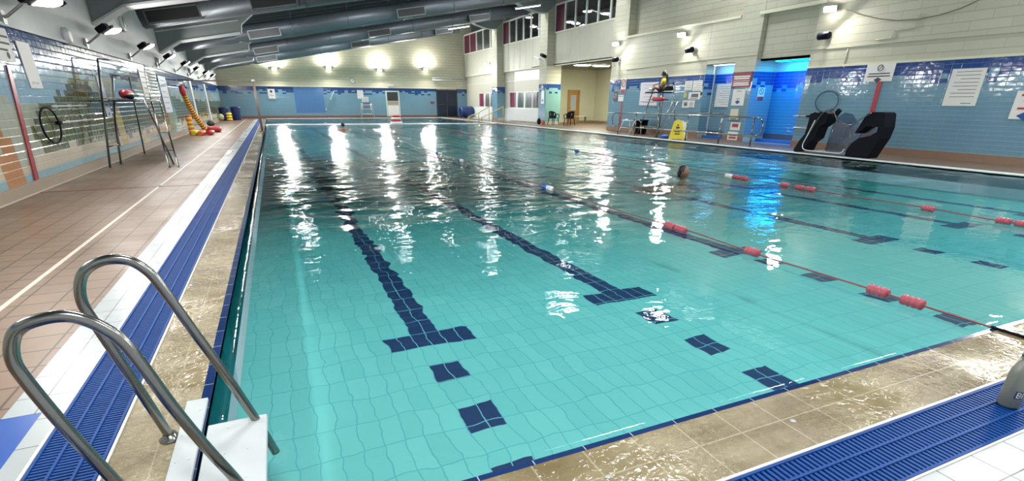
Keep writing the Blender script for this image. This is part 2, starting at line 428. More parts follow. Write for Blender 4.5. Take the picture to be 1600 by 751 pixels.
for i in range(60):      # floor as strips, sloping a little deeper with distance
    y0 = PY0+(PY1-PY0)*i/60; y1 = PY0+(PY1-PY0)*(i+1)/60
    z0 = DP-.009*(y0-PY0); z1 = DP-.009*(y1-PY0)
    m.face([(PX0,y0,z0),(14.45,y0,z0),(14.45,y1,z1),(PX0,y1,z1)])
S(m.build('floor.004', M['pool_floor'], recalc=False))
m = MB(); zz = -1.2
m.face([(PX0,PY0,zz),(PX0,PY1,zz),(PX0,PY1,0),(PX0,PY0,0)]); m.face([(14.45,PY0,zz),(14.45,PY1,zz),(14.45,PY1,0),(14.45,PY0,0)])
m.face([(PX0,PY1,zz),(14.45,PY1,zz),(14.45,PY1,0),(PX0,PY1,0)]); m.face([(PX0,PY0,zz),(14.45,PY0,zz),(14.45,PY0,0),(PX0,PY0,0)])
S(m.build('trim_7', M['pool_side']))
def wave(x, y):
    a = max(0., min(1., (y-3.4)/4.5))
    a = .10+.90*a
    n1 = noise.noise(Vector((x*.6, y*1.2, .3)))*.5+noise.noise(Vector((x*1.4+4, y*2.8, 7.1)))*.55+noise.noise(Vector((x*2.8, y*5.5, 3.3)))*.30
    e = min(1., (x-PX0)/.3, (14.45-x)/.3, (y-PY0)/.3, (PY1-y)/.3)
    far = 1.-.45*max(0., min(1., (y-9.)/10.))
    return WZ-.014+(.010+.034*a)*a*far*n1*max(0., e)
m = MB(); gx = [PX0+(14.45-PX0)*i/170 for i in range(171)]; gy = [PY0]
while gy[-1] < PY1-.05: gy.append(min(PY1, gy[-1]+(.085 if gy[-1] < 20 else .12 if gy[-1] < 34 else .3)))
gy[-1] = PY1
rows = [[m.b.verts.new((x, y, wave(x, y))) for x in gx] for y in gy]
for r_a, r_b in zip(rows, rows[1:]):
    for i in range(170):
        f = m.b.faces.new([r_a[i], r_a[i+1], r_b[i+1], r_b[i]]); f.smooth = True; f.material_index = 0
zz = -1.15
bot = [m.b.verts.new(p) for p in ((PX0,PY0,zz),(14.45,PY0,zz),(14.45,PY1,zz),(PX0,PY1,zz))]
m.b.faces.new(bot[::-1]).material_index = 1
m.b.faces.new([bot[0], bot[1]]+rows[0][::-1]).material_index = 1
m.b.faces.new([bot[2], bot[3]]+rows[-1]).material_index = 1
m.b.faces.new([bot[1], bot[2]]+[r[-1] for r in rows[::-1]]).material_index = 1
m.b.faces.new([bot[3], bot[0]]+[r[0] for r in rows]).material_index = 1
tag(m.build('pool_water', [M['water'], M['water_body']], recalc=True), 'rippled turquoise water filling the whole pool', 'water', kind='stuff')
# under-grate channel
m = MB(); m.box((-1.165, .822, -.3), (-.87, PY1+.25, -.07)); m.box((-.87, .822, -.3), (14.6, 1.13, -.07)); S(m.build('trim_8', M['grate_dark']))
m = MB(); m.box((-1.172, .83, -.06), (-1.158, PY1+.2, .006)); m.box((-.877, 1.13, -.06), (-.865, PY1+.2, .006))
m.box((-.87, 1.12, -.06), (14.6, 1.134, .006)); m.box((-1.165, .818, -.06), (14.6, .828, .006)); S(m.build('trim_9', mat('pale_grate_frame', (.60,.58,.52), .4)))

# ---- overflow grates
gm_ = mat('blue_grate_plastic', (.002,.048,.215), .5, spec=.2)
def side_grate():
    r = empty('overflow_grate', (-1.02, 1, 0), 'long blue slatted overflow grate along the left side of the pool', 'grate')
    m = MB()
    for k in range(310):
        y = 1.14+k*.022+0.0
        m.box((-1.155, y, -.03), (-.88, y+.012, -.001))
    for k in range(470):
        y = 1.14+310*.022+k*.088
        if y > PY1: break
        m.box((-1.155, y, -.03), (-.88, y+.06, -.001))
    m.build('slats', gm_, r)
    m = MB()
    for xx in (-1.150, -1.067, -.972, -.889): m.box((xx-.006, 1.13, -.03), (xx+.006, PY1+.2, .004))
    m.build('rib', gm_, r)
side_grate()
r = empty('overflow_grate', (2, .85, 0), 'blue slatted overflow grate along the near end of the pool', 'grate')
m = MB()
for k in range(346):
    xx = -1.15+k*.028
    m.box((xx, .832, -.03), (xx+.015, 1.118, -.001))
m.build('slats', gm_, r)
m = MB()
for yy in (.838, .925, 1.02, 1.112): m.box((-1.15, yy-.006, -.03), (8.6, yy+.006, .004))
m.build('rib', gm_, r)
for i, (xx, yy) in enumerate(((1.02, 1.33), (2.06, 1.31))):
    m = MB(); m.lathe([(.014, .001), (.014, .004), (.008, .005)], (xx, yy, 0), 14)
    tag(m.build('drain_plug', M['steel_dull']), ['small round steel plug in the beige coping nearer the ladder', 'small round steel plug in the beige coping nearer the bottle'][i], 'plug', 'plugs in the near coping')

# submerged ledge across the far part of the pool
m = MB(); m.prism([(-.5, 37.2, -.01), (14.4, 35.3, -.01), (14.4, 35.9, -.01), (-.5, 37.8, -.01)], (0, 0, .03)); m.box((-.5, 36.6, -.2), (-.4, 37.9, .0))
tag(m.build('bulkhead', M['white']), 'thin white bulkhead crossing the far part of the pool at water level', 'bulkhead')

# ------------------------------------------------------------------ left wall
def mural(u, z):
    y = u+YN                      # distance along the wall
    def tri(c, w0, w1, zt, lean=0): return z < zt and abs(y-(c+lean*(zt-z))) < w0+(w1-w0)*(zt-z)/zt
    jit = noise.noise(Vector((math.floor(y/.45)*.9, 3.3, 0)))*.6
    if z < .28: 
        if tri(10.35, .1, .38, 1.35): return ORANGE
        if tri(20.2, .25, .5, 2.1): return YELLOW
        return AQUA
    if tri(10.35, .1, .38, 1.35): return ORANGE
    if tri(17.4, .1, .45, 1.75): return YELLOW
    if tri(16.75, .05, .12, .9): return MAROON
    if tri(8.7, .1, .7, 1.6): return DGREEN
    if tri(26., .5, 1.3, 2.1): return SEA
    if tri(22.2, .5, .7, 2.0): return BROWN if z > .5 else CREAM
    if z < .52+jit*.35: return CREAM
    ridge = 1.42+.55*math.exp(-((y-14.9)/1.2)**2)+.35*math.exp(-((y-19.5)/1.5)**2)+.28*math.exp(-((y-26)/2.5)**2)
    ridge = math.floor(ridge/.115)*.115
    if z < ridge+jit*.15 and y > 11.5+abs(z-.85)*1.4: return OLIVE if noise.noise(Vector((y*.8, z*3, 9))) > -.28 else DGREEN
    if z < 1.55+.25*math.sin(y*.9): return GGREEN
    if z > 2.02 and not (y < 10): return NAVY if noise.noise(Vector((y*.35, z*2., 2))) > -.25 or z > 2.3 else SKY
    if z > 1.95: return NAVY if z > 2.2 or random.random() < .5 else SKY
    return SKY if noise.noise(Vector((y*.5, z, 5))) > -.1 else GGREEN
m = MB(); tile_sheet(m, (XL, YN, 0), (0, 1, 0), YF-YN, .18, ZT, .22, .115, mural); S(m.build('wall_left', TP, recalc=False))
m = MB(); m.box((XL-.3, YN, ZT), (XL, YF, 7)); m.box((XL-.3, YN, -.2), (XL-.02, YF, ZT)); S(m.build('wall_left.001', M['plaster']))
m = MB(); m.box((XL-.02, YN, ZT-.02), (XL+.05, YF, ZT+.03)); S(m.build('trim_10', M['plaster']))
m = MB(); m.box((XL-.02, YN, 0), (XL+.04, YF, .18)); S(m.build('baseboard_left', mat('tan_cove_tile', (.42,.33,.24), .3)))
m = MB(); m.box((XL+.04, YN, 0), (XL+.055, YF, .015)); m.box((-2.06, YN, 0), (-2.02, YF, .004)); S(m.build('trim_11', mat('pale_floor_strip', (.62,.56,.46), .35)))
m = MB(); m.box((XL, 10.82, -.01), (-1.42, 10.95, .004)); S(m.build('trim_12', mat('rust_floor_line', (.22,.06,.035), .35)))

# ------------------------------------------------------------------ far wall
f2 = band(3)
def farf(u, z):
    X = u-3.78
    if 1.95 < X < 4.35 and z > .45: return len(TP)
    return f2(u, z)
TPF = TP+[glaze('glaze_mid_blue', (.07,.19,.42))]
m = MB(); tile_sheet(m, (-3.78, YF, 0), (1, 0, 0), 18.35, .2, ZT, .3, .115, farf); tile_sheet(m, (16.55, YF, 0), (1, 0, 0), 1.35, .2, ZT, .3, .115, f2)
S(m.build('wall_back', TPF, recalc=False))
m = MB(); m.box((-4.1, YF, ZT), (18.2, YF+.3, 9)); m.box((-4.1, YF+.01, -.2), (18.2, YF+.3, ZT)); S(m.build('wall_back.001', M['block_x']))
m = MB(); m.box((-3.78, YF-.03, 0), (14.55, YF, .2)); m.box((16.55, YF-.03, 0), (17.9, YF, .2)); S(m.build('baseboard_back', mat('brown_cove_tile', (.20,.10,.07), .35)))
m = MB(); m.box((-3.78, YF-.05, ZT), (17.9, YF+.02, ZT+.06)); S(m.build('trim_13', M['cream']))
# double door
r = empty('door_1', (15.55, YF-.05, 0), None, None); r['kind'] = 'structure'
m = MB()
for a, b in ((14.62, 15.53), (15.57, 16.48)): m.box((a, YF-.06, .05), (b, YF-.01, 2.33), bev=.01)
m.build('door_leaf', mat('dark_navy_door', (.006,.016,.035), .35), r)
m = MB(); m.box((14.52, YF-.08, 0), (14.62, YF, 2.42)); m.box((16.48, YF-.08, 0), (16.58, YF, 2.42)); m.box((14.52, YF-.08, 2.33), (16.58, YF, 2.42)); m.build('door_frame', mat('dark_frame', (.02,.04,.07), .4), r)
m = MB()
for a, b in ((14.75, 15.4), (15.7, 16.35)):
    m.tube([(a, YF-.13, 1.1), (b, YF-.13, 1.1)], .02, 8); m.box((a, YF-.13, 1.08), (a+.04, YF-.05, 1.12)); m.box((b-.04, YF-.13, 1.08), (b, YF-.05, 1.12))
m.build('door_handle', M['steel'], r)

# ------------------------------------------------------------------ right wall
cols = [(6.9, 8.15), (15.73, 16.77), (24.1, 25.35), (32.85, 33.95), (41.5, 42.6)]
b1 = band(1)
def rwall(mbT, y0, y1, x=XR):          # tiles run in +y
    tile_sheet(mbT, (x, y0, 0), (0, 1, 0), y1-y0, .2, ZT, .22, .115, b1)
T = MB()
rwall(T, YN, 13.5); rwall(T, 15.73, 16.77); rwall(T, 18.3, 25.35)
rwall(T, 32.85, 33.95); rwall(T, 41.5, 42.6)
# faces of the columns turned to the viewer
def seaf(u, z):
    k = (ZT-z)/.115
    if k < 1.9: return NAVY
    if k < 4.6: return NAVY if random.random() < .4 else SEA
    return SEA
tile_sheet(T, (XR, 32.85, 0), (1, 0, 0), 1.1, .2, ZT, .22, .115, seaf)
tile_sheet(T, (XR, 41.5, 0), (1, 0, 0), .7, .2, ZT, .22, .115, b1)
tile_sheet(T, (XR, 15.73, 0), (1, 0, 0), 1.1, .2, ZT, .22, .115, b1)
tile_sheet(T, (XR, 18.3, 0), (1, 0, 0), .5, .2, ZT, .22, .115, lambda u, z: NAVY if z > 1.7 and random.random() < .6 or z > 2.2 else PALE)
S(T.build('wall_right', TP, recalc=False))
W = MB()
e = .012
W.box((XR+e, YN, -.1), (XR+.4, 13.5, 7.3))                       # near stretch
W.box((XR+e, 13.5, 4.45), (XR+.4, 15.73, 7.3)); W.box((XR+.22, 13.5, 2.86), (XR+.4, 15.73, 4.45))   # above the second opening, set back
W.box((XR+e, 15.73+e, -.1), (XR+1.15, 16.77, 7.3))
W.box((XR+e, 16.77, 2.86), (XR+.4, 18.3, 4.42)); W.box((XR+e, 18.3+e, -.1), (XR+.45, 24.1, 4.42)); W.box((XR+.45, 16.77, 4.42), (XR+.6, 24.1, 7.3))
W.box((XR+e, 24.1, -.1), (XR+.9, 25.35, 7.4))
W.box((XR+e, 32.85+e, -.1), (XR+1.1, 33.95, 7.4)); W.box((XR+e, 41.5+e, -.1), (XR+.8, 42.6, 7.4))
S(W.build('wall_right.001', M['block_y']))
m = MB(); m.box((XR-.03, 16.8, 4.36), (XR+.46, 24.1, 4.45)); m.box((XR-.06, 13.3, 4.36), (XR+.3, 15.9, 4.47)); m.box((XR-.01, YN, ZT-.01), (XR+.03, 13.5, ZT+.05)); m.box((XR-.01, 18.3, ZT-.01), (XR+.03, 25.35, ZT+.05))
S(m.build('trim_14', M['cream']))
m = MB()
for a, b in ((YN, 13.5), (15.73, 16.77), (18.3, 25.35), (32.85, 33.95), (41.5, 42.6)): m.box((XR-.03, a, 0), (XR, b, .2))
S(m.build('baseboard_right', mat('brown_wet_cove', (.26,.17,.12), .25)))
# vestibule behind the two openings
s_b = mat('bright_blue_floor', (.02,.16,.62), .3)
m = MB(); m.box((XR, 13.5, -.3), (20.2, 18.3, -.002)); S(m.build('floor.005', mat('blue_grey_floor', (.20,.27,.36), .3)))
m = MB(); tile_sheet(m, (18.02, 13.4, 0), (0, 1, 0), 2.35, .3, 2.5, .22, .115, lambda u, z: (ROYAL if z > 2.05 or (z > 1.8 and random.random() < .4) else VIVID))
tile_sheet(m, (17.5, 16.77, 0), (0, 1, 0), 1.55, .3, 2.5, .22, .115, lambda u, z: (ROYAL if z > 2.2 else PALE))
S(m.build('wall_right.002', TP, recalc=False))
m = MB(); m.box((18.03, 13.2, -.1), (18.2, 15.8, 3.0)); m.box((17.51, 16.77, -.1), (17.7, 18.4, 3.0)); m.box((XR+.4, 13.3, -.1), (18.2, 13.5, 3)); S(m.build('wall_right.003', mat('vestibule_white', (.40,.55,.66), .5)))
m = MB(); m.box((17.98, 13.5, 0), (18.02, 15.73, .30)); m.box((17.46, 16.8, 0), (17.5, 18.3, .30)); S(m.build('baseboard_right.001', mat('dark_grey_skirt', (.06,.09,.12), .4)))
m = MB(); m.box((17.6, 13.5, 0), (17.98, 15.73, .10)); m.box((17.2, 16.8, 0), (17.46, 18.3, .10)); S(m.build('trim_15', s_b))
m = MB(); m.box((XR+.22, 13.5, 2.86), (18.2, 15.73, 2.92)); m.box((XR+.02, 16.77, 2.86), (17.7, 18.3, 2.92)); S(m.build('ceiling', M['white']))
for i, (a, b, c, d) in enumerate(((17.35, 13.9, 17.75, 15.3), (17.05, 17.0, 17.3, 18.1))):
    r = empty('ceiling_light', (a, b, 2.83), ['blue white panel light glowing over the wider recess beside the pool lift', 'white panel light glowing over the narrow recess beside the red notice'][i], 'light', 'recess lights in the right wall')
    m = MB(); m.box((a, b, 2.83), (c, d, 2.858)); m.build('frame', M['white'], r)
    m = MB(); m.box((a+.03, b+.03, 2.815), (c-.03, d-.03, 2.83)); m.build('diffuser', emat('vestibule_glow', (.0,.42,1) if i == 0 else (.25,.62,1), 50 if i == 0 else 20), r)

# window bays (upper gallery windows, panels below them, office windows)
glassm = M['glass']; frm = mat('white_window_frame', (.72,.73,.70), .4)
def gallery(y0, y1, first, n):
    W = MB(); xp = 17.42
    W.box((xp, y0, 3.6), (18.2, y1, 5.45)); S(W.build('wall_right.004', M['panel']))
    m = MB()
    for k in range(1, 7):
        yy = y0+(y1-y0)*k/7; m.box((xp-.008, yy-.012, 3.62), (xp, yy+.012, 5.43))
    m.box((xp-.03, y0, 5.42), (xp+.1, y1, 5.5)); m.box((xp-.02, y0, 3.56), (xp+.1, y1, 3.62)); S(m.build('trim_16', M['cream']))
    r = empty('window_%d' % first, (xp, y0, 5.5), None, None); r['kind'] = 'structure'
    m = MB(); zt = 7.0
    m.box((xp, y0, 5.46), (xp+.09, y1, 5.52)); m.box((xp, y0, zt-.05), (xp+.09, y1, zt+.05))
    ys = [y0+(y1-y0)*k/n for k in range(n+1)]
    for yy in ys: m.box((xp-.01, yy-.045, 5.5), (xp+.09, yy+.045, zt))
    m.build('window_frame', frm, r)
    npan = 2 if n == 5 else 1
    m = MB(); m.box((xp+.03, ys[0 if npan == 2 else -2] if False else ys[-1-npan]+.04, 5.52), (xp+.05, ys[-1]-.04, zt-.05)); m.build('solid_panel', M['purple'], r)
    m = MB(); m.box((xp+.035, ys[0]+.04, 5.52), (xp+.045, ys[-1-npan]-.04, zt-.05)); m.build('pane', glassm, r)
    return ys
gallery(42.6, 50.9, 1, 5); gallery(33.95, 41.5, 2, 5 if False else 6); gallery(25.35, 32.85, 3, 6)
# gallery room beyond the glass
m = MB(); m.box((18.3, 25, 5.44), (26, 51, 5.5)); S(m.build('floor.006', mat('gym_floor', (.10,.09,.09), .5)))
m = MB(); m.box((18.2, 24.9, 8.3), (26, 51, 8.4)); S(m.build('ceiling.001', mat('gym_ceiling', (.16,.17,.17), .6)))
m = MB(); m.box((25.9, 25, 5.44), (26, 51, 8.4)); m.box((18.2, 24.9, 5.4), (26, 25, 8.4)); m.box((18.2, 51, 5.4), (26, 51.1, 8.4)); S(m.build('wall_right.005', mat('gym_wall', (.22,.27,.27), .6)))
pend = None
for i, (xx, yy, zz_) in enumerate([(20.,33.28,6.88),(20.,31.06,6.48),(20.,35.59,6.54),(20.,34.7,6.35),(20.,33.7,6.07),(20.,42.17,7.6),(20.,41.34,6.87),(20.,39.97,6.59),(20.,47.,6.9),(20.,49.2,6.6)]):
    lab = ['glowing disc lamp high in the nearest gallery window', 'glowing disc lamp right of centre in the nearest gallery window', 'small disc lamp low at the left of the nearest gallery window', 'small disc lamp beside the low left one in the nearest gallery window', 'lowest disc lamp over the sill of the nearest gallery window', 'highest disc lamp in the middle gallery window', 'disc lamp in the centre of the middle gallery window', 'disc lamp at the right of the middle gallery window', 'glowing disc lamp high in the farthest gallery window', 'glowing disc lamp low in the farthest gallery window'][i]
    if pend is None:
        pend = empty('pendant_light', (xx, yy, zz_), lab, 'lamp', 'pendant lamps in the upstairs gym')
        m = MB(); m.lathe([(.02,.12),(.08,.10),(.30,.02),(.32,0),(.30,-.005)], (xx, yy, zz_), 20); m.build('lamp_shade', M['white'], pend)
        m = MB(); m.lathe([(.29,-.005),(.29,-.03),(.2,-.05)], (xx, yy, zz_), 20); m.build('diffuser', M['lamp_in'], pend)
        m = MB(); m.tube([(xx, yy, zz_+.12), (xx, yy, 8.3)], .01, 6); m.build('cord', M['black'], pend); lamp(pend, (xx, yy, zz_-.07), (0, 0, -1), .4, .4, 90)
    else:
        c = copy_tree(pend); c.location = (xx, yy, zz_); c['label'] = lab
# gym machines as dark silhouettes
def gym_machine(x, y, k):
    r = empty('exercise_machine', (x, y, 5.5), ['dark exercise machine with tall console behind the widest gallery window', 'dark treadmill behind the middle gallery window', 'dark exercise bike behind the farthest gallery window'][k], 'exercise machine')
    m = MB(); m.box((x-.35, y-.8, 5.5), (x+.35, y+.8, 5.68), bev=.03); m.build('base', M['black'], r)
    m = MB(); m.tube([(x-.3, y+.5, 5.6), (x-.3, y+.8, 6.7)], .05, 8); m.tube([(x+.3, y+.5, 5.6), (x+.3, y+.8, 6.7)], .05, 8); m.build('frame', M['black'], r)
    m = MB(); m.obox((x, y+.8, 6.75), (.7, .12, .5), (.3, 0, 0), bev=.03); m.build('console', M['black'], r)
for k, (a, b) in enumerate(((19.4, 27.5), (19.4, 37.2), (19.4, 46.0))): gym_machine(a, b, k)

# lower office walls in bays 1 and 2
def lower_bay(y0, y1, wy0, wy1, n, idx):
    xp = 17.6
    m = MB(); m.box((xp, wy0, 2.12), (xp+.1, wy1, 3.6)); m.box((xp, y0, 0), (18.3, wy0, 3.6)); m.box((xp, wy1, 0), (18.3, y1, 3.6)); m.box((xp, wy0, 0), (18.3, wy1, .90)); m.box((xp+.1, wy0, 2.21), (18.3, wy1, 3.6))
    S(m.build('wall_right.006', M['panel']))
    m = MB(); m.box((xp-.05, y0, .05), (xp, y1, .93), bev=.01); m.box((xp-.03, y0, 2.85), (xp, y1, 2.9)); S(m.build('trim_17', M['white']))
    r = empty('window_%d' % idx, (xp, wy0, 1), None, None); r['kind'] = 'structure'
    ys = [wy0+(wy1-wy0)*k/n for k in range(n+1)]
    m = MB(); m.box((xp-.02, wy0, .93), (xp+.1, wy1, 1.0)); m.box((xp-.02, wy0, 2.07), (xp+.1, wy1, 2.12))
    for yy in ys: m.box((xp-.02, yy-.04, .95), (xp+.1, yy+.04, 2.1))
    m.build('window_frame', frm, r)
    m = MB(); m.box((xp+.04, wy0, 1), (xp+.05, wy1, 2.1)); m.build('pane', glassm, r)
    m = MB(); m.box((xp+.12, ys[-1]-.7, .98), (xp+.14, ys[-1], 2.1)); 
    if n > 2: m.box((xp+.12, ys[0], .98), (xp+.14, ys[0]+.75, 2.1))
    m.build('curtain', M['magenta'], r)
    m = MB()
    for k in range(26):
        yy = wy0+.1+(wy1-wy0-.9)*k/26; m.box((xp+.3, yy, .98), (xp+.31, yy+.06, 2.1))
    m.build('blind', mat('grey_blind', (.22,.25,.25), .5), r)
    ol = empty('office_fill_light', (18.0, (wy0+wy1)/2, 2.3), 'strip light added inside to brighten the office behind the %s low window' % ('farther' if idx == 4 else 'nearer'), 'light'); mm = MB(); mm.box((17.85, wy0+.6, 2.125), (18.05, wy1-.6, 2.16)); mm.build('diffuser', emat('office_fill_glow', (.95,1,1), 30), ol)  # strip light added to brighten the office behind the glass
    m = MB(); m.box((18.28, wy0, .9), (18.3, wy1, 2.2)); m.box((xp+.1, wy0, .9), (18.3, wy1, .93)); m.box((xp+.1, wy0, 2.17), (18.3, wy1, 2.2)); S(m.build('wall_right.007', mat('office_back', (.14,.15,.15), .6)))
lower_bay(42.6, 51., 43.6, 47.6, 3, 4); lower_bay(33.95, 41.5, 35.0, 40.6, 4, 5)
m = MB(); m.box((17.53, 34.6, 2.92), (17.6, 39.4, 3.5)); S(m.build('trim_18', M['white']))

# alcove under the third gallery bay
m = MB(); m.box((17.42, 25.35, 3.6), (24, 36.2, 3.68)); S(m.build('ceiling.002', mat('soffit_paint', (.22,.24,.19), .6)))
al = mat('warm_alcove_paint', (.62,.62,.46), .6)
m = MB(); m.box((17.9, 36, 0), (20.35, 36.2, 3.7)); m.box((21.35, 36, 0), (24, 36.2, 3.7)); m.box((20.35, 36, 2.22), (21.35, 36.2, 3.7)); m.box((22.7, 25, 0), (22.9, 36.2, 3.7)); m.box((17.8, 25.15, 0), (22.9, 25.35, 3.7)); m.box((17.9, 33.95, 0), (18.0, 36.2, 3.7))
S(m.build('wall_right.008', al))
m = MB(); m.box((22.66, 25.35, 0), (22.7, 36, .12)); m.box((21.45, 35.96, 0), (22.7, 36, .12)); S(m.build('baseboard_right.002', mat('tan_skirt', (.32,.25,.13), .4)))
r = empty('door_2', (20.85, 36, 0), None, None); r['kind'] = 'structure'
m = MB(); m.box((20.35, 35.9, 0), (20.43, 36.05, 2.24)); m.box((21.27, 35.9, 0), (21.35, 36.05, 2.24)); m.box((20.35, 35.9, 2.16), (21.35, 36.05, 2.24)); m.build('door_frame', M['wood'], r)
m = MB(); m.box((20.43, 35.98, 0), (20.60, 36.03, 2.16)); m.box((21.1, 35.98, 0), (21.27, 36.03, 2.16)); m.box((20.6, 35.98, 0), (21.1, 36.03, .85)); m.box((20.6, 35.98, 1.9), (21.1, 36.03, 2.16)); m.build('door_leaf', M['wood'], r)
m = MB(); m.box((20.6, 36.0, .85), (21.1, 36.01, 1.9)); m.build('pane', mat('frosted_pane', (.45,.52,.56), .3), r)
m = MB(); m.tube([(20.5, 35.93, 1.02), (20.62, 35.93, 1.02)], .015, 8); m.tube([(20.5, 35.98, 1.02), (20.5, 35.93, 1.02)], .015, 8); m.build('door_handle', M['steel'], r)
lt = None
for xx, lab in ((18.55, 'white ceiling light panel in the alcove soffit nearer the pool'), (19.95, 'white ceiling light panel in the alcove soffit farther from the pool')):
    if lt is None:
        lt = empty('ceiling_light', (xx, 31.1, 3.58), lab, 'light', 'alcove soffit lights')
        m = MB(); m.box((xx-.5, 30.8, 3.56), (xx+.5, 31.4, 3.6)); m.build('frame', M['white'], lt)
        m = MB(); m.box((xx-.46, 30.84, 3.54), (xx+.46, 31.36, 3.56)); m.build('diffuser', emat('alcove_glow', (1, .97, .80), 130), lt)
    else:
        c = copy_tree(lt); c.location = (xx, 31.1, 3.58); c['label'] = lab


# ------------------------------------------------------------------ roof: deck, beams, ducts
def zb(X): return 3.55+.172*(X+3)                 # underside of the sloping beams
m = MB(); x0, x1 = XL-.3, 18.3
m.prism([(x0, YN, zb(x0)+1.15), (x1, YN, zb(x1)+1.15), (x1, YN, zb(x1)+1.3), (x0, YN, zb(x0)+1.3)], (0, YF-YN+.3, 0)); S(m.build('ceiling.003', M['roof']))
beams = [(-.9, -2.6), (7.9, 6.4), (17.45, 15.5), (26.5, 24.2), (35.07, 32.85), (43.75, 41.5)]
m = None
for i, (yl, yr) in enumerate(beams):
    m = MB(); x0, x1 = XL, 17.6; q = lambda x: yl+(yr-yl)*(x-XL)/(16.9-XL)
    pts = [(XL+.005, 3.12), (-3.0, zb(-3.)), (-.65, zb(-.65)), (-.6, zb(-.6)+.30), (-.1, zb(-.1)+.62), (14.6, zb(14.6)+.62), (15.3, zb(15.3)+.1), (16.2, zb(16.3)-.30), (16.85, zb(16.9)-.42), (17.4, zb(17.4)), (17.4, zb(17.4)+1.1), (XL+.005, zb(XL)+1.1)]
    m.prism([(x, q(x), z) for x, z in pts], (0, .55, 0))
    S(m.build('trim_19', M['beam']))
    m = MB(); m.prism([(x, q(x)-.02, z) for x, z in ((XL+.005, zb(XL)+.42), (-.7, zb(-.7)+.42), (-.7, zb(-.7)+.46), (XL+.005, zb(XL)+.46))], (0, .03, 0))
    m.prism([(x, q(x)-.03, z) for x, z in ((XL+.005, 3.10), (-3., zb(-3)-.02), (-.7, zb(-.7)-.02), (-.7, zb(-.7)+.03), (-3., zb(-3)+.03), (XL+.005, 3.16))], (0, .61, 0))  # white lower edge puts the glow of the uplit soffit into the colour
    S(m.build('trim_20', M['white']))
    # purlin lines on the deck between the beams
    m = MB()
    for k in range(1, 7):
        dy = 8.7*k/7
        m.prism([(XL, yl+dy, zb(XL)+1.0), (17.5, yr+dy, zb(17.5)+1.0), (17.5, yr+dy, zb(17.5)+1.15), (XL, yl+dy, zb(XL)+1.15)], (0, .09, 0))
    S(m.build('trim_21', M['roof']))
def duct(yl, yr, zoff, lab, r_big=.34, first=False, gx=(-.46, 6.4, 13.0), x_end=17.2):
    q = lambda x: yl+(yr-yl)*(x-XL)/(16.9-XL)
    R = empty('air_duct', (XL, yl, zb(XL)+zoff), lab, 'duct', 'air ducts under the roof')
    P = lambda x, dz=0: (x, q(x), zb(x)+zoff+dz)
    m = MB()
    rs = r_big*.62
    if first: m.tube([P(-3.3), P(x_end)], r_big, 24)
    else: m.tube([P(XL+.1, -.1), P(-1.05, -.1), P(-.95, -.03), P(-.6, 0), P(x_end)], [rs, rs, rs*1.1, r_big, r_big], 24)
    m.build('duct_body', M['duct'], R)
    x = 1.5
    while x < x_end:
        m = MB(); m.tube([P(x), P(x+.06)], r_big+.012, 24); m.tube([P(x, r_big), P(x, r_big+.7)], .012, 6)
        a = [P(x-.05, 0)]
        m.build('joint_band', M['duct'], R); x += 2.6
    for g in gx:
        if g > x_end-1: continue
        Y = q(g+.7)-r_big*.86
        sl = -math.atan(.172); L = 1.45 if not first or g > -2 else 1.55
        c = (g+.7, Y, zb(g+.7)+zoff-.12)
        m = MB(); m.obox(c, (L, .26, .40), (0, sl, 0), bev=.01)
        fr = m.build('grille_box', M['duct'], R)
        m = MB(); m.obox((c[0], c[1]-.135, c[2]), (L-.12, .02, .30), (0, sl, 0)); g1 = m.build('grille', M['grille'], fr)
        fr2 = MB()
        for dz in (-.17, .17): fr2.obox((c[0]-dz*.0, c[1]-.145, c[2]+dz), (L-.04, .03, .035), (0, sl, 0))
        for dx in (-1, 1): fr2.obox((c[0]+dx*(L/2-.03), c[1]-.145, c[2]+dx*(L/2-.03)*.172), (.035, .03, .36), (0, sl, 0))
        fr2.build('grille_frame', mat('grille_frame_grey', (.22,.24,.25), .5, .3), R)
    return R
duct(21.4, 19.3, .30, 'nearest large grey air duct with a long dark grille beside the white wall', .36, True, (-3.05, -.1, 6.6))
duct(30.3, 28., .30, 'second grey air duct, with grilles over the middle of the pool', .36)
duct(39., 36.7, .26, 'third grey air duct, ending above the far gallery column', .36)
duct(47., 45., .30, 'farthest grey air duct close to the back wall', .36, x_end=15.)
duct(12.6, 10.6, .35, 'grey air duct at the very top edge of the view', .36)
# smaller bright pipe runs beside the ducts
for i, (yl, dz, lab) in enumerate(((23.6, .32, 'pale conduit pipe under the roof behind the nearest duct'), (32.3, .3, 'pale conduit pipe under the roof behind the second duct'), (41., .3, 'pale conduit pipe under the roof behind the third duct'))):
    m = MB(); m.tube([(XL+.1, yl, zb(XL+.1)+dz), (17, yl-2.2, zb(17)+dz)], .055, 10)
    for k in range(7):
        x = -2+2.8*k; yy = yl-2.2*(x-XL)/20.6
        m.tube([(x, yy-.25, zb(x)+dz-.12), (x, yy, zb(x)+dz-.06), (x, yy, zb(x)+1.1)], .02, 6)
    tag(m.build('conduit_pipe', M['steel_dull']), lab, 'pipe', 'conduits under the roof')
# fluorescent battens under the beams on the gallery side
for i, (x, y, lab) in enumerate(((13.3, 39.9, 'lit white batten under the roof by the farthest gallery window'), (14.9, 31.6, 'lit white batten under the roof by the middle gallery window'), (15.0, 23.3, 'lit white batten under the roof near the top of the view'), (15., 14.6, 'lit white batten high over the right side'))):
    r = empty('batten_light', (x, y, zb(x)-.1), lab, 'light', 'battens at the gallery side')
    m = MB(); m.obox((x, y, zb(x)-.02), (1.7, .16, .07), (0, -math.atan(.172), 0), bev=.01); m.build('housing', M['white'], r)
    m = MB(); m.obox((x, y, zb(x)-.075), (1.6, .09, .05), (0, -math.atan(.172), 0), bev=.01); m.build('tube', M['tube'], r)

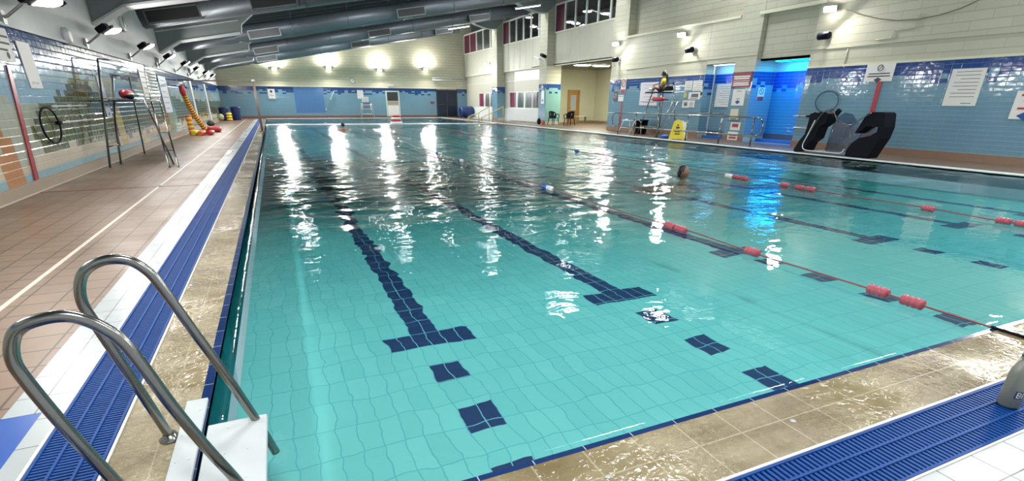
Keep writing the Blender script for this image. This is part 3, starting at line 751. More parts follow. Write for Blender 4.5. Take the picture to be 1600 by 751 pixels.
# long unseen battens added beyond each beam to light the pool
rb = None
for j, (yl, yr) in enumerate(beams):
    for i, x in enumerate((-.2, 4.6, 9.4, 14.2)):
        if j == 2 and i < 2: continue
        y = yl+(yr-yl)*(x-XL)/20.66+(1.0 if j != 1 else -2.4); z = zb(x)+.93
        lab = ['roof batten over the left edge', 'roof batten over the left lanes', 'roof batten over the right lanes', 'roof batten over the right edge'][i]+', added unseen behind the beam %s' % ['at the viewer', 'nearest the viewer', 'with the first notch', 'with the second notch', 'third along', 'farthest away'][j]
        if rb is None:
            rb = empty('fill_batten', (x, y, z), lab, 'light', 'unseen fill battens added behind the beams')
            m = MB(); m.obox((x, y, z+.03), (2.3, .62, .08), (0, -math.atan(.172), 0), bev=.02); m.build('housing', M['white'], rb)
            m = MB(); m.obox((x, y, z-.03), (2.2, .54, .04), (0, -math.atan(.172), 0), bev=.01); m.build('diffuser', M['tube'], rb)
            lamp(rb, (x, y, z-.09), (0, 0, -1), 2.2, .54, W_ROOF, (.96, .99, 1))
        else:
            c = copy_tree(rb); c.location = (x, y, z); c['label'] = lab

# ------------------------------------------------------------------ floodlights
flood0 = None
def flood(y, label, lit=True):
    global flood0
    if flood0 is None:
        r = empty('floodlight', (XL, y, 2.95), label, 'light', 'floodlights along the left wall')
        M0 = Matrix.Translation((-3.3, y+.0, 2.86)) @ Matrix.Rotation(.10, 4, 'X') @ Matrix.Rotation(-.55, 4, 'Y')
        m = MB(); m.box((-.12, -.05, .0), (.12, .34, .13), M=M0, bev=.03); m.prism([M0 @ Vector(p) for p in ((-.12, .30, .0), (.12, .30, .0), (.15, .46, .0), (-.15, .46, .0))], (0, 0, .06)); m.build('housing', M['black'], r)
        m = MB(); m.box((-.05, 1.76, -.02), (.06, 1.88, .03), M=M0); m.build('end_cap', M['black'], r)
        m = MB(); m.prism([M0 @ Vector(p) for p in ((-.14, .40, 0), (.14, .40, 0), (.12, 1.5, 0), (.04, 1.80, 0), (-.04, 1.80, 0), (-.12, 1.5, 0))], (0, 0, .03)); m.build('reflector', M['white'], r)
        m = MB(); m.prism([M0 @ Vector(p) for p in ((-.11, .44, -.02), (.11, .44, -.02), (.10, 1.48, -.02), (.03, 1.70, -.02), (-.03, 1.70, -.02), (-.10, 1.48, -.02))], (0, 0, .018)); m.build('lamp_glass', M['lens'], r)
        m = MB(); m.tube([(XL+.03, y+.1, 2.60), (XL+.10, y+.1, 2.62), (-3.45, y+.1, 2.78), (-3.36, y+.1, 2.88)], .022, 8); m.box((XL+.006, y+.03, 2.50), (XL+.06, y+.17, 2.70)); m.build('bracket', M['steel_dull'], r)
        lamp(r, (-3.22, y+.98, 2.74), (.93, 0, -.30), .95, .25, W_LEFT)
        flood0 = r
    else:
        r = copy_tree(flood0); r.location = (XL, y, 2.95); r['label'] = label
    return r
names = ['nearest floodlight on the left wall, with black body and white glass, at the top left', 'floodlight on the left wall beside the large notch in the roof beam', 'floodlight on the left wall, third one from the viewer', 'floodlight on the left wall, fourth one from the viewer',
         'floodlight on the left wall, fifth one from the viewer', 'floodlight on the left wall, sixth one from the viewer', 'small far floodlight on the left wall, seventh from the viewer', 'small far floodlight on the left wall next to the back wall']
for k, lab in enumerate(names): flood(11.75+4.38*k, lab)
for k in (1, 2): flood(11.75-4.38*k, 'floodlight added for its light on the left wall out of the view, %s' % ('nearer the viewer' if k == 1 else 'beside the viewer'))  # unseen floodlights added to brighten the near end
# floods of the right wall and wall lights of the far wall
wl0 = None
def wall_light(x, y, z, label, d, grp, watts):
    """d: unit direction out of the wall"""
    r = empty('wall_light', (x, y, z), label, 'light', grp)
    dx, dy = d
    c = Vector((x+dx*.22, y+dy*.22, z))
    ang = math.atan2(dy, dx)
    M0 = Matrix.Translation(c) @ Matrix.Rotation(ang, 4, 'Z') @ Matrix.Rotation(.45, 4, 'Y')
    m = MB(); m.box((-.09, -.2, -.05), (.05, .2, .12), M=M0, bev=.02); m.build('housing', M['steel_dull'], r)
    m = MB(); m.box((.05, -.17, -.04), (.07, .17, .10), M=M0); m.build('lamp_glass', M['lens_far'], r)
    m = MB(); m.tube([(x, y, z+.03), tuple(c)], .02, 8); m.build('bracket', M['steel_dull'], r)
    lamp(r, c+Vector((dx, dy, -.4))*.14, (dx, dy, -.45), .34, .14, watts)
    lamp(r, c+Vector((dx, dy, .4))*.14, (-dx*.35, -dy*.35, .8), .3, .1, watts*(.5 if dx == 0 else .05))
for i, (x, z) in enumerate(((.7, 3.8), (5.02, 4.0), (9.35, 3.9), (13.59, 4.1))):
    wall_light(x, YF, z, ['bright wall light on the back wall, leftmost of four', 'bright wall light on the back wall, second from the left', 'bright wall light on the back wall, third from the left', 'bright wall light on the back wall, nearest the double door'][i], (0, -1), 'bright lights on the back wall', W_FAR)
for i, (y, z) in enumerate(((24.85, 4.13), (19.9, 4.07), (13.05, 4.13), (6., 4.1), (-.5, 4.1), (43.0, 4.2))):
    wall_light(XR, y, z, ['bright wall light beside the alcove corner', 'bright wall light above the lifeguard chair', 'brightest wall light at the top right above the pool lift', 'wall light added for its light on the right wall out of view', 'unseen wall light added on the right wall beside the viewer', 'small bright wall light on the farthest column'][i], (-.85, -.35) , 'bright lights on the right wall', W_COL if y > 40 else W_RIGHT)  # the two lights out of view are added for brightness
# dark unlit floodlight by the second column
r = empty('floodlight', (16.9, 33.2, 4.1), 'small floodlight with black hood on the second gallery column', 'light')
m = MB(); m.obox((16.65, 32.9, 4.15), (.3, .5, .18), (.2, .4, 0), bev=.04); m.build('housing', M['black'], r)
m = MB(); m.obox((16.6, 33.5, 4.02), (.34, .9, .06), (.25, .4, 0)); m.build('reflector', M['white'], r)
m = MB(); m.tube([(16.9, 33., 4.1), (16.65, 33., 4.15)], .03, 8); m.build('bracket', M['steel_dull'], r)
# speakers / cameras
for i, (y, z) in enumerate(((19.12, 3.45), (12.92, 3.39), (24.6, 3.42))):
    r = empty('wall_camera', (XR, y, z), ['black wall camera above the lifeguard chair', 'black wall camera above the pool lift', 'small grey wall camera at the alcove corner'][i], 'camera', None)
    m = MB(); m.lathe([(.09,-.2),(.11,-.19),(.11,.16),(.07,.2)], (XR-.3, y, z), 16, axis='Y'); m.build('body', M['black'], r)
    m = MB(); m.tube([(XR, y+.05, z), (XR-.3, y+.05, z)], .04, 8); m.box((XR-.04, y-.05, z-.1), (XR, y+.15, z+.1)); m.build('bracket', M['steel_dull'], r)
m = MB(); pts = [(XR-.02, y, z) for y, z in ((12.6, 4.1), (12.1, 3.9), (11.5, 3.72), (10.9, 3.6), (10.3, 3.56), (9.8, 3.6), (9.3, 3.7), (8.9, 3.86), (8.3, 4.2))]
m.tube(pts, .012, 6); tag(m.build('wall_cable', mat('grey_cable', (.2,.19,.15), .6)), 'thin dark cable sagging across the cream block wall at top right', 'cable')
def crack(pts, lab):
    m = MB(); m.tube([(XR-.004, y, z) for y, z in pts], .010, 5); return tag(m.build('conduit_pipe', mat('conduit_paint', (.40,.39,.30), .6)), lab, 'pipe')
crack([(10.3, 3.7), (10.35, 3.5), (10.35, 3.35), (10.9, 3.35), (10.92, 3.16), (11.4, 3.16)], 'thin stepped conduit on the cream block wall below the sagging cable')
crack([(12.2, 2.55), (12.2, 2.98)], 'thin vertical conduit below the brightest wall light')
crack([(24.0, 2.95), (19., 3.05), (13.6, 3.05), (7., 3.0)], 'long thin level conduit above the tiling of the right wall')
m = MB(); m.tube([(14.2, YF-.1, 3.25), (17.5, YF-.1, 3.25)], .05, 10); m.tube([(14.2, YF-.1, 3.42), (17.5, YF-.1, 3.42)], .03, 10)
for x in (14.5, 16., 17.3): m.box((x-.03, YF-.1, 3.2), (x+.03, YF, 3.45))
tag(m.build('wall_pipe', M['white']), 'pair of white pipes on the back wall above the double door', 'pipe')

# speaker ovals on the left wall
for i, (y, z) in enumerate(((20.8, 3.55), (30., 3.6))):
    r = empty('wall_speaker', (XL, y, z), ['white oval wall speaker high on the left wall near the first duct', 'small oval wall speaker high on the left wall beyond the second beam'][i], 'speaker')
    m = MB(); m.lathe([(.27, 0), (.27, .05), (.22, .07)], (XL, y, z), 28, axis='X'); m.build('surround', M['white'], r)
    m = MB(); m.lathe([(.16, .06), (.14, .085), (.05, .09)], (XL, y, z), 24, axis='X'); m.build('cone', mat('grey_mesh', (.30,.33,.33), .5), r)
for i, (y, z) in enumerate(((14.9, 2.62), (25.3, 2.72), (34.5, 2.8))):
    m = MB(); m.lathe([(.17, 0), (.17, .06), (.10, .11)], (XL, y, z), 20, axis='X')
    tag(m.build('bulkhead_lamp', M['white']), ['round white lamp cover on the left wall below the first floodlights', 'round white lamp cover on the left wall beside the high chair ladder', 'round white lamp cover far along the left wall'][i], 'lamp')

# ------------------------------------------------------------------ pool ladder
def smooth(pts, n=8):
    P = [Vector(p) for p in pts]; P = [P[0]*2-P[1]]+P+[P[-1]*2-P[-2]]; out = []
    for i in range(1, len(P)-2):
        for k in range(n):
            t = k/n; a, b, c, d = P[i-1], P[i], P[i+1], P[i+2]
            out.append(.5*((2*b)+(c-a)*t+(2*a-5*b+4*c-d)*t*t+(3*b-a-3*c+d)*t**3))
    out.append(P[-2]); return out
R = empty('pool_ladder', (-.6, 2.1, 0), 'stainless steel pool ladder with two hooped handrails and white treads at the lower left', 'ladder')
railA = smooth([(-.65,2.33,0),(-.712,2.33,.30),(-.77,2.33,.57),(-.79,2.33,.69),(-.76,2.33,.79),(-.69,2.33,.835),(-.61,2.33,.83),(-.555,2.33,.78),(-.52,2.33,.70),(-.455,2.33,.50),(-.37,2.33,.24),(-.295,2.33,-.02),(-.25,2.33,-.2)])
railB = smooth([(-.66,1.85,0),(-.72,1.85,.18),(-.78,1.85,.385),(-.83,1.85,.59),(-.84,1.85,.68),(-.81,1.85,.76),(-.75,1.85,.79),(-.67,1.85,.79),(-.60,1.85,.74),(-.55,1.85,.655),(-.485,1.85,.42),(-.42,1.85,.22),(-.35,1.85,.03),(-.28,1.85,-.2)])
for pts in (railA, railB):
    m = MB(); m.tube(pts, .0195, 20); m.build('handrail', M['steel'], R)
for y in (2.33, 1.85):
    m = MB(); m.lathe([(.045, 0), (.045, .006), (.03, .014), (.026, .03)], (-.652 if y > 2 else -.662, y, .001), 22); m.build('flange', M['steel'], R)
m = MB(); m.box((-.62, 1.6, .002), (-.527, 2.62, .022), bev=.004)
for x in (-.60, -.55):
    for y in (1.9, 2.1, 2.3, 2.5): m.lathe([(.005, .022), (.004, .0235)], (x, y, 0), 10)
m.build('deck_plate', M['tread'], R)
m = MB(); m.box((-.505, 1.72, -.02), (-.255, 2.36, .012), bev=.004)
for x in (-.42, -.33):
    for y in (1.9, 2.1, 2.3): m.lathe([(.005, .012), (.004, .0135)], (x, y, 0), 10)
m.build('tread', M['tread'], R)
m = MB(); m.box((-.5, 1.83, -.28), (-.30, 2.35, -.25), bev=.004); m.build('tread', M['tread'], R)

# ------------------------------------------------------------------ bottle
R = empty('water_bottle', (3.185, (.975), 0), 'grey metal water bottle standing on the blue grate at the right edge', 'bottle')
m = MB(); m.lathe([(.0, .004), (.040, .004), (.044, .012), (.045, .15), (.042, .175), (.033, .20), (.024, .214), (.022, .232)], (3.185, (.975), 0), 40); m.build('body', mat('grey_bottle_metal', (.20,.21,.185), .4, .35), R)
m = MB(); m.lathe([(.027, .228), (.028, .232), (.028, .262), (.022, .268), (.012, .27)], (3.185, (.975), 0), 32); m.build('cap', mat('brushed_cap', (.36,.37,.35), .3, .8), R)
m = MB(); m.lathe([(.0285, .240), (.0290, .243), (.0285, .246)], (3.185, (.975), 0), 32); m.build('cap_ring', M['black'], R)
m = MB()
toc = math.atan2(-.975, -3.185)+.48
def cyl(u, v, rr=.0462):
    a = toc+u/.045; return (3.185+rr*math.cos(a), (.975)+rr*math.sin(a), v)
for k in range(8):
    u0 = -.012+.034*k/8; u1 = -.012+.034*(k+1)/8; m.face([cyl(u0,.055), cyl(u1,.055), cyl(u1,.090), cyl(u0,.090)])
m.build('label_patch', M['navy'], R)
m = MB()
def seg(u0, v0, u1, v1):
    m.face([cyl(u0, v0, .0466), cyl(u1, v0, .0466), cyl(u1, v1, .0466), cyl(u0, v1, .0466)])
seg(-.006,.060,-.002,.086); seg(-.002,.082,.007,.086); seg(-.002,.071,.007,.075); seg(-.002,.060,.007,.064); seg(.007,.063,.010,.072); seg(.007,.074,.010,.083)
seg(.015,.060,.018,.086)
m.build('lettering', mat('pale_lettering', (.55,.56,.50), .5), R)

R.scale = (1.02, 1.02, 1.16)

# ------------------------------------------------------------------ lane ropes
float_proto = {}
def mkfloat(kind, parent, x, y, seglen=.16):
    mt = {'pink': M['pink'], 'white': M['white'], 'blue': M['blue']}[kind]
    if kind not in float_proto:
        m = MB(); pr = [(.010, -seglen/2), (.032, -seglen/2+.004)]
        for k in range(4):
            z0 = -seglen/2+seglen*k/4
            pr += [(.041, z0+.010), (.043, z0+seglen/8), (.041, z0+seglen/4-.008), (.037, z0+seglen/4-.001)]
        pr += [(.012, seglen/2)]
        m.lathe(pr, (0,0,0), 20, axis='Y'); o = m.build('float', mt, None); float_proto[kind] = o
    else:
        o = float_proto[kind].copy(); C.objects.link(o)
    o.parent = parent; o.location = (x-parent.location.x, y-parent.location.y, .012-parent.location.z)
    return o
def lane_rope(x, label, floats, red_to, y_end=34.8):
    R = empty('lane_rope', (x, 1.3, 0), label, 'lane rope', 'lane ropes across the pool')
    pts = [(x+.02*math.sin(y*1.7), y, .012+.006*math.sin(y*3.1)) for y in [1.15+.35*k for k in range(int((y_end-1.15)/.35))]]
    m = MB(); m.tube(pts, .008, 8); m.build('rope', mat('dull_red_rope', (.20,.05,.06), .5), R)
    m = MB(); m.box((x-.012, 1.14, 0), (x+.012, 1.30, .014), bev=.004); m.tube([(x, 1.3, .014), (x, 1.55, .014)], .009, 8); m.build('anchor', M['black'], R)
    for y, k in floats: mkfloat(k, R, x, y)
lane_rope(4.26, 'nearer lane rope, thin red line with red floats reaching the near edge by the bottle',
          [(2.05,'pink'),(2.31,'pink'),(3.58,'pink'),(4.65,'pink'),(4.84,'pink'),(8.03,'white'),(8.2,'blue'),(12.9,'white'),(13.1,'blue'),(14.9,'white'),(15.1,'blue'),(20,'white'),(24.,'white'),(24.2,'blue'),(29.,'white')], 8)
lane_rope(8.5, 'farther lane rope with red and white floats passing behind the swimmer',
          [(3.2,'pink'),(3.4,'pink'),(4.3,'pink'),(6.2,'pink'),(6.42,'pink'),(6.74,'pink'),(7.7,'pink'),(7.9,'pink'),(8.1,'white'),(14.3,'blue'),(20,'white'),(26.,'pink'),(32.,'white')], 8)

# ------------------------------------------------------------------ people
def skin_body(name, verts, edges, radii, mt, parent, sub=2):
    me = bpy.data.meshes.new(name); me.from_pydata([Vector(v) for v in verts], edges, []); o = bpy.data.objects.new(name, me); C.objects.link(o)
    o.modifiers.new('s', 'SKIN'); lay = me.skin_vertices[0].data if me.skin_vertices else None
    if lay is None:
        bm = bmesh.new(); bm.from_mesh(me); bm.verts.layers.skin.verify(); bm.to_mesh(me); bm.free(); lay = me.skin_vertices[0].data
    for i, r in enumerate(radii): lay[i].radius = (r, r) if not isinstance(r, tuple) else r; lay[i].use_root = (i == 0)
    sb = o.modifiers.new('u', 'SUBSURF'); sb.levels = sub; sb.render_levels = sub
    dg = bpy.context.evaluated_depsgraph_get(); dg.update(); m2 = bpy.data.meshes.new_from_object(o.evaluated_get(dg))
    bpy.data.objects.remove(o)
    for p in m2.polygons: p.use_smooth = True
    m2.materials.clear(); m2.materials.append(mt)
    o = bpy.data.objects.new(name, m2); C.objects.link(o)
    if parent: adopt(o, parent)
    return o
def head_mesh(m, c, s, yawd, tilt=0):
    """head with face looking along yawd (radians in the XY plane)"""
    Mh = Matrix.Translation(c) @ Matrix.Rotation(yawd, 4, 'Z') @ Matrix.Rotation(tilt, 4, 'Y')
    g = bmesh.ops.create_icosphere(m.b, subdivisions=4, radius=1)
    for v in g['verts']:
        p = v.co.copy(); x, y, z = p
        fx = .098*x*(1.0+.04*z); fy = .076*y; fz = .118*z
        if z < -.2: fy *= 1-.35*(-z-.2); fx *= 1-.12*(-z-.2) if x > 0 else 1-.35*(-z-.2)
        if x > 0:
            nose = math.exp(-((y/.16)**2))*math.exp(-(((z+.15)/.20)**2)); fx += .024*nose
            brow = math.exp(-(((z-.16)/.10)**2))*math.exp(-((y/.6)**2)); fx += .006*brow
            for sy in (-1, 1): fx -= .014*math.exp(-(((y-sy*.36)/.17)**2))*math.exp(-(((z-.03)/.10)**2))
            lips = math.exp(-((y/.3)**2))*math.exp(-(((z+.48)/.06)**2)); fx += .008*lips
            fx -= .006*math.exp(-((y/.3)**2))*math.exp(-(((z+.36)/.05)**2))
            fx += .008*math.exp(-((y/.3)**2))*math.exp(-(((z+.80)/.14)**2))
        v.co = Mh @ Vector((fx*s, fy*s, fz*s))
        for f in v.link_faces: f.smooth = True
    for sy in (-1, 1): m.ball(Mh @ Vector((-.005*s, sy*.078*s, -.004*s)), .03*s, (.55, .3, 1), sub=2)
    return Mh
def eyes(Mh, s, parent):
    m = MB()
    for sy in (-1, 1): m.ball(Mh @ Vector((.082*s, sy*.028*s, .006*s)), .010*s, (.6, 1.2, .8), sub=2)
    m.build('eyes', M['black'], parent)
# nearer swimmer, breaststroke, head and shoulders above the water
sx, sy_ = 7.88, 8.75
R = empty('person', (sx, sy_, 0), 'swimmer with wet black hair and turned face, head above water between the lane ropes', 'person')
yd = math.radians(-80)
m = MB(); Mh = head_mesh(m, (sx, sy_, .045), 1.06, math.radians(-62), -.05)
hd = m
def loft_body():
    verts = [(0,0,-.16),(-.02,0,-.02),(0,0,.12),(-.05,.20,-.10),(-.05,-.20,-.10),(.18,.34,-.16),(.18,-.34,-.16),(.42,.22,-.14),(.42,-.22,-.14),(-.35,0,-.17),(-.75,0,-.24),(-.95,.12,-.30),(-.95,-.12,-.30),(-1.35,.16,-.34),(-1.35,-.16,-.34)]
    edges = [(0,1),(1,2),(0,3),(0,4),(3,5),(4,6),(5,7),(6,8),(0,9),(9,10),(10,11),(10,12),(11,13),(12,14)]
    rad = [.13,.075,.055,.075,.075,.045,.045,.03,.03,.14,.13,.08,.08,.05,.05]
    Mb = Matrix.Translation((sx, sy_, -.16)) @ Matrix.Rotation(yd, 4, 'Z')
    return [Mb @ Vector(v) for v in verts], edges, rad
v_, e_, r_ = loft_body()
bdy = skin_body('body', v_, e_, r_, M['skin'], None)
bm = bmesh.new(); bm.from_mesh(bdy.data); tmp = bpy.data.meshes.new('h'); hd.b.to_mesh(tmp); hd.b.free(); bm.from_mesh(tmp); bm.to_mesh(bdy.data); bm.free()
for p in bdy.data.polygons: p.use_smooth = True
adopt(bdy, R)
eyes(Mh, 1.02, R)
m = MB(); m.ball(Mh @ Vector((-.026, 0, .040)), .112, (.96, .82, .98), sub=3); m.ball(Mh @ Vector((-.09, 0, -.03)), .06, (1, 1, 1.1), sub=2)
m.build('hair', M['hair'], R)
# far swimmer
sx2, sy2 = 3.35, 30.2
R = empty('person', (sx2, sy2, 0), 'far swimmer with dark cap-like hair and bare shoulders, seen from behind, left of centre', 'person')
m = MB(); Mh = head_mesh(m, (sx2, sy2, .22), 1.05, math.radians(100)); hd = m
vv = [(0,0,-.1),(0,0,.0),(0,.01,.11),(.25,0,-.03),(-.25,0,-.03),(.40,.12,-.12),(-.40,.12,-.12),(.3,.4,-.16),(-.3,.4,-.16)]
bdy = skin_body('body', [Vector(v)+Vector((sx2, sy2, 0)) for v in vv], [(0,1),(1,2),(0,3),(0,4),(3,5),(4,6),(5,7),(6,8)], [.16,.11,.06,.085,.085,.05,.05,.035,.035], M['skin'], None)
bm = bmesh.new(); bm.from_mesh(bdy.data); tmp = bpy.data.meshes.new('h'); hd.b.to_mesh(tmp); hd.b.free(); bm.from_mesh(tmp); bm.to_mesh(bdy.data); bm.free()
for p in bdy.data.polygons: p.use_smooth = True
adopt(bdy, R)
m = MB(); m.ball((sx2, sy2-.01, .25), .112, (.85, 1, 1), sub=3); m.build('hair', M['hair'], R)


# ------------------------------------------------------------------ signs
def sign(name, label, plane, a, b, z0, z1, mt, lines=(), marks=(), group=None, th=.012, cat='sign', rounded=False):
    """plane: ('X', x, dirn) for a board on a side wall (a, b along y) or ('Y', y, dirn) for one on a wall across the hall"""
    ax, p, d = plane
    m = MB(); q = lambda u, z, o: (p+d*o, u, z) if ax == 'X' else (u, p+d*o, z)
    def bx(u0, u1, v0, v1, o0, o1, mi): m.box(q(u0, v0, o0), q(u1, v1, o1), mi)
    W_, H = b-a, z1-z0
    bx(a, b, z0, z1, 0, th, 0)
    for (v, f0, f1, t) in lines:            # printed lines: height fraction, from, to, thickness
        bx(a+W_*f0, a+W_*f1, z0+H*v-t/2, z0+H*v+t/2, th, th+.002, 1)
    mats = [mt, M['ink']]
    for mk in marks:
        kind, u, v, sz, mm = mk
        if mm not in mats: mats.append(mm)
        mi = mats.index(mm); cu, cv = a+W_*u, z0+H*v
        if kind == 'disc':
            n = 18; m.face([q(cu+sz*math.cos(2*PI*k/n), cv+sz*math.sin(2*PI*k/n), th+.003) for k in range(n)], mi)
        elif kind == 'ring':
            pts = [q(cu+sz*math.cos(2*PI*k/20), cv+sz*math.sin(2*PI*k/20), th+.003) for k in range(20)]; m.tube(pts, sz*.12, 5, closed=True, mi=mi)
            m.tube([q(cu-sz*.7, cv+sz*.7, th+.003), q(cu+sz*.7, cv-sz*.7, th+.003)], sz*.1, 5, mi=mi)
        elif kind == 'box': bx(cu-sz[0]/2, cu+sz[0]/2, cv-sz[1]/2, cv+sz[1]/2, th, th+.003, mi)
        elif kind == 'diamond': m.face([q(cu+sz, cv, th+.003), q(cu, cv+sz*.6, th+.003), q(cu-sz, cv, th+.003), q(cu, cv-sz*.6, th+.003)], mi)
    return tag(m.build(name, mats, recalc=True), label, cat, group)
RW = ('X', XR-.005, -1); LW = ('X', XL+.005, 1); FW = ('Y', YF-.02, -1)
LN = lambda n, f0=.12, f1=.88, t=.012, top=.88, bot=.12: [(top-(top-bot)*k/max(1, n-1), f0, f1-(.18 if k % 3 == 2 else 0), t) for k in range(n)]
redp = mat('red_print', (.42,.05,.06), .5)
sign('notice_board', 'white notice with a round symbol above the dark red strip behind the pool lift', RW, 10.58, 11.42, 2.02, 2.49, M['paper'], [(.45,.12,.88,.03),(.30,.1,.9,.03)], [('ring', .5, .78, .08, M['ink']), ('diamond', .5, .09, .12, M['ink'])])
sign('poster', 'tall white rules poster with printed lines, right part of the right wall', RW, 8.27, 9.05, 1.36, 2.26, M['paper'], LN(8, .12, .85, .012, .92, .25)+[(.07,.15,.45,.015)])
sign('poster', 'white poster with red print and a blue diamond at the right edge of the view', RW, 6.75, 7.47, 1.07, 1.71, M['paper'], [], [('box', .5, .85, (.5,.05), redp), ('box', .5, .66, (.35,.05), redp), ('box', .5, .38, (.5,.05), redp), ('diamond', .5, .12, .22, M['blueink'])])
sign('notice_board', 'maroon and white warning notice at the top of the pillar between the recesses', RW, 15.82, 16.72, 1.96, 2.48, mat('maroon_board', (.30,.06,.07), .5), [], [('box', .5, .74, (.8,.05), M['paper']), ('box', .5, .60, (.75,.05), M['paper']), ('box', .5, .44, (.8,.02), M['paper']), ('box', .5, .30, (.75,.05), M['paper']), ('box', .5, .17, (.8,.05), M['paper'])])
sign('poster', 'white panel with a dark blue diamond below the maroon notice', RW, 15.98, 16.60, 1.31, 1.90, M['paper'], [(.88,.3,.7,.02),(.42,.35,.65,.02)], [('diamond', .5, .22, .13, M['blueink'])])
sign('paper_dispenser', 'cream wall dispenser on the pillar below the diamond sign', RW, 16.08, 16.48, .80, 1.19, mat('cream_box', (.62,.60,.46), .4), [(.08,.1,.9,.03)], th=.10, cat='dispenser')
sign('notice_board', 'white and red printed sign low on the pillar', RW, 15.95, 16.45, .40, .70, M['paper'], [], [('box', .5, .6, (.32,.13), redp)])
sign('notice_board', 'white and red printed sign standing at the foot of the pillar', RW, 15.98, 16.5, .03, .34, M['paper'], [], [('box', .5, .62, (.36,.07), redp), ('box', .5, .3, (.36,.07), redp)], th=.03)
sign('poster', 'tall white poster with many lines inside the narrow recess', ('X', 17.47, -1), 17.25, 18.1, 1.25, 2.13, M['paper'], LN(9, .1, .75, .012))
sign('poster', 'white and red swimmer sign on the jamb of the wider recess', ('Y', 15.72, -1), 17.25, 17.6, 1.52, 1.96, M['paper'], [], [('ring', .5, .68, .10, M['ink']), ('box', .5, .12, (.32,.12), redp)])
sign('poster', 'white sheet of print on the frieze, left of a pair near the lifeguard chair', RW, 18.98, 19.44, 1.90, 2.28, M['paper'], LN(5, .1, .9, .012))
sign('poster', 'white sheet of print on the frieze, right of a pair near the lifeguard chair', RW, 18.37, 18.92, 1.87, 2.28, M['paper'], LN(5, .1, .9, .012))
sign('poster', 'landscape sheet with a grey picture beneath the pair of printed sheets', RW, 18.41, 19.12, 1.54, 1.82, M['paper'], [], [('box', .45, .55, (.42,.14), M['duct']), ('box', .5, .15, (.5,.02), M['ink'])])
sign('poster', 'two-part white sheet lowest in the cluster right of the lifeguard chair', RW, 18.68, 19.45, 1.20, 1.50, M['paper'], [(.75,.55,.9,.02)], [('box', .25, .5, (.22,.16), mat('faint_print', (.5,.5,.45), .5)), ('box', .72, .45, (.2,.12), M['duct']), ('box', .25, .05, (.3,.02), M['blueink'])])
sign('poster', 'small yellow-green label beside the printed sheets', RW, 19.25, 19.42, 1.62, 1.80, mat('lime_label', (.48,.50,.10), .5))
sign('poster', 'small white square with a black dot near the narrow recess', RW, 17.72+.6, 18.08+.3, 1.62, 1.90, M['paper'], [], [('disc', .5, .5, .07, M['ink'])])
sign('poster', 'dark sign with a white circle at the left end of the right wall tiling', RW, 24.55, 24.88, 1.46, 1.92, mat('dark_maroon_board', (.10,.03,.05), .5), [], [('ring', .5, .55, .10, M['paper'])])
sign('poster', 'white no-swimming sign with a red foot above the dark red strip near the alcove', RW, 23.86, 24.30, 1.86, 2.54, M['paper'], [], [('ring', .5, .68, .17, redp), ('box', .5, .12, (.4,.16), redp)])
sign('poster', 'small white label under the no-swimming sign', RW, 23.98, 24.45, 1.46, 1.76, M['paper'], [(.8,.1,.9,.02)])
sign('poster', 'large slanting white and lilac poster behind the lifeguard chair', RW, 21.25, 22.6, 1.28, 2.30, mat('lilac_poster', (.72,.68,.74), .5), LN(7, .15, .8, .012))
for lab, y0, y1, z0, z1 in (('dark red marker strip on the blue tiles rising behind the pool lift', 10.84, 10.98, .2, 2.02), ('thin dark red marker strip on the blue tiles next to the alcove', 24.06, 24.18, .2, 1.46)):
    m = MB(); m.box((XR-.015, y0, z0), (XR-.003, y1, z1)); tag(m.build('marker_strip', M['redstrip']), lab, 'marker strip')
m = MB(); m.prism([(XL+.012, 11.52, 1.90), (XL+.012, 11.40, 1.90), (XL+.012, 10.88, 0), (XL+.012, 11.04, 0)], (.014, 0, 0)); tag(m.build('marker_strip', M['redstrip']), 'leaning dark red marker strip at the left end of the mosaic wall', 'marker strip')
sign('poster', 'tall narrow cream notice on the mosaic wall left of the hoop', LW, 12.12, 12.66, 1.58, 2.30, M['paper'], [], [('box', .5, .12, (.3,.03), M['duct'])])
sign('poster', 'large white poster with lines cut by the left edge of the view', LW, 11.1, 11.85, 1.95, 2.44, M['paper'], LN(3, .1, .95, .03, .75, .35), [('disc', .7, .2, .05, M['olive'] if 'olive' in M else M['ink'])])
sign('poster', 'narrow pale blue depth sign behind the left high chair', LW, 16.3, 16.75, 1.0, 1.95, mat('pale_blue_sign', (.45,.55,.62), .5), [(.45,.2,.8,.03),(.3,.2,.8,.03)], [('diamond', .5, .08, .10, M['blueink']), ('disc', .5, .8, .08, M['blueink'])])
sign('poster', 'tall pale blue poster on the left wall beyond the high chair ladder', LW, 24.6, 26.2, .95, 2.25, mat('pale_lilac_poster', (.50,.55,.66), .5), LN(6, .15, .85, .02))
sign('poster', 'large pale panel of sheets high on the left wall beyond the ladder', LW, 21.4, 22.8, 1.5, 2.35, M['paper'], LN(5, .1, .9, .02))
for i, (y0, y1) in enumerate(((33.2, 33.8), (40., 40.7))):
    m = MB(); m.box((XL, y0, .1), (XL+.06, y1, 2.35), bev=.01); tag(m.build('wall_post', M['white']), ['white boxed post on the left wall beyond the striped floats', 'white boxed post on the left wall nearest the navy bins'][i], 'post')
sign('poster', 'small white smiling round sign on the back wall, left', FW, -.1, .45, 1.55, 2.30, M['paper'], [(.35,.2,.8,.03)], [('disc', .5, .75, .10, M['ink'])])
sign('notice_board', 'framed notice board with a grey photo and white sheet on the back wall', FW, 9.72, 11.0, .12, 2.28, mat('pale_frame', (.48,.58,.56), .5), [], [('box', .5, .78, (1.0,.75), M['grille']), ('box', .5, .52, (1.,.30), mat('tan_print', (.40,.30,.22), .5)), ('box', .5, .24, (1.0,.75), M['paper'])])
for k in range(14):
    random.seed(k+50)
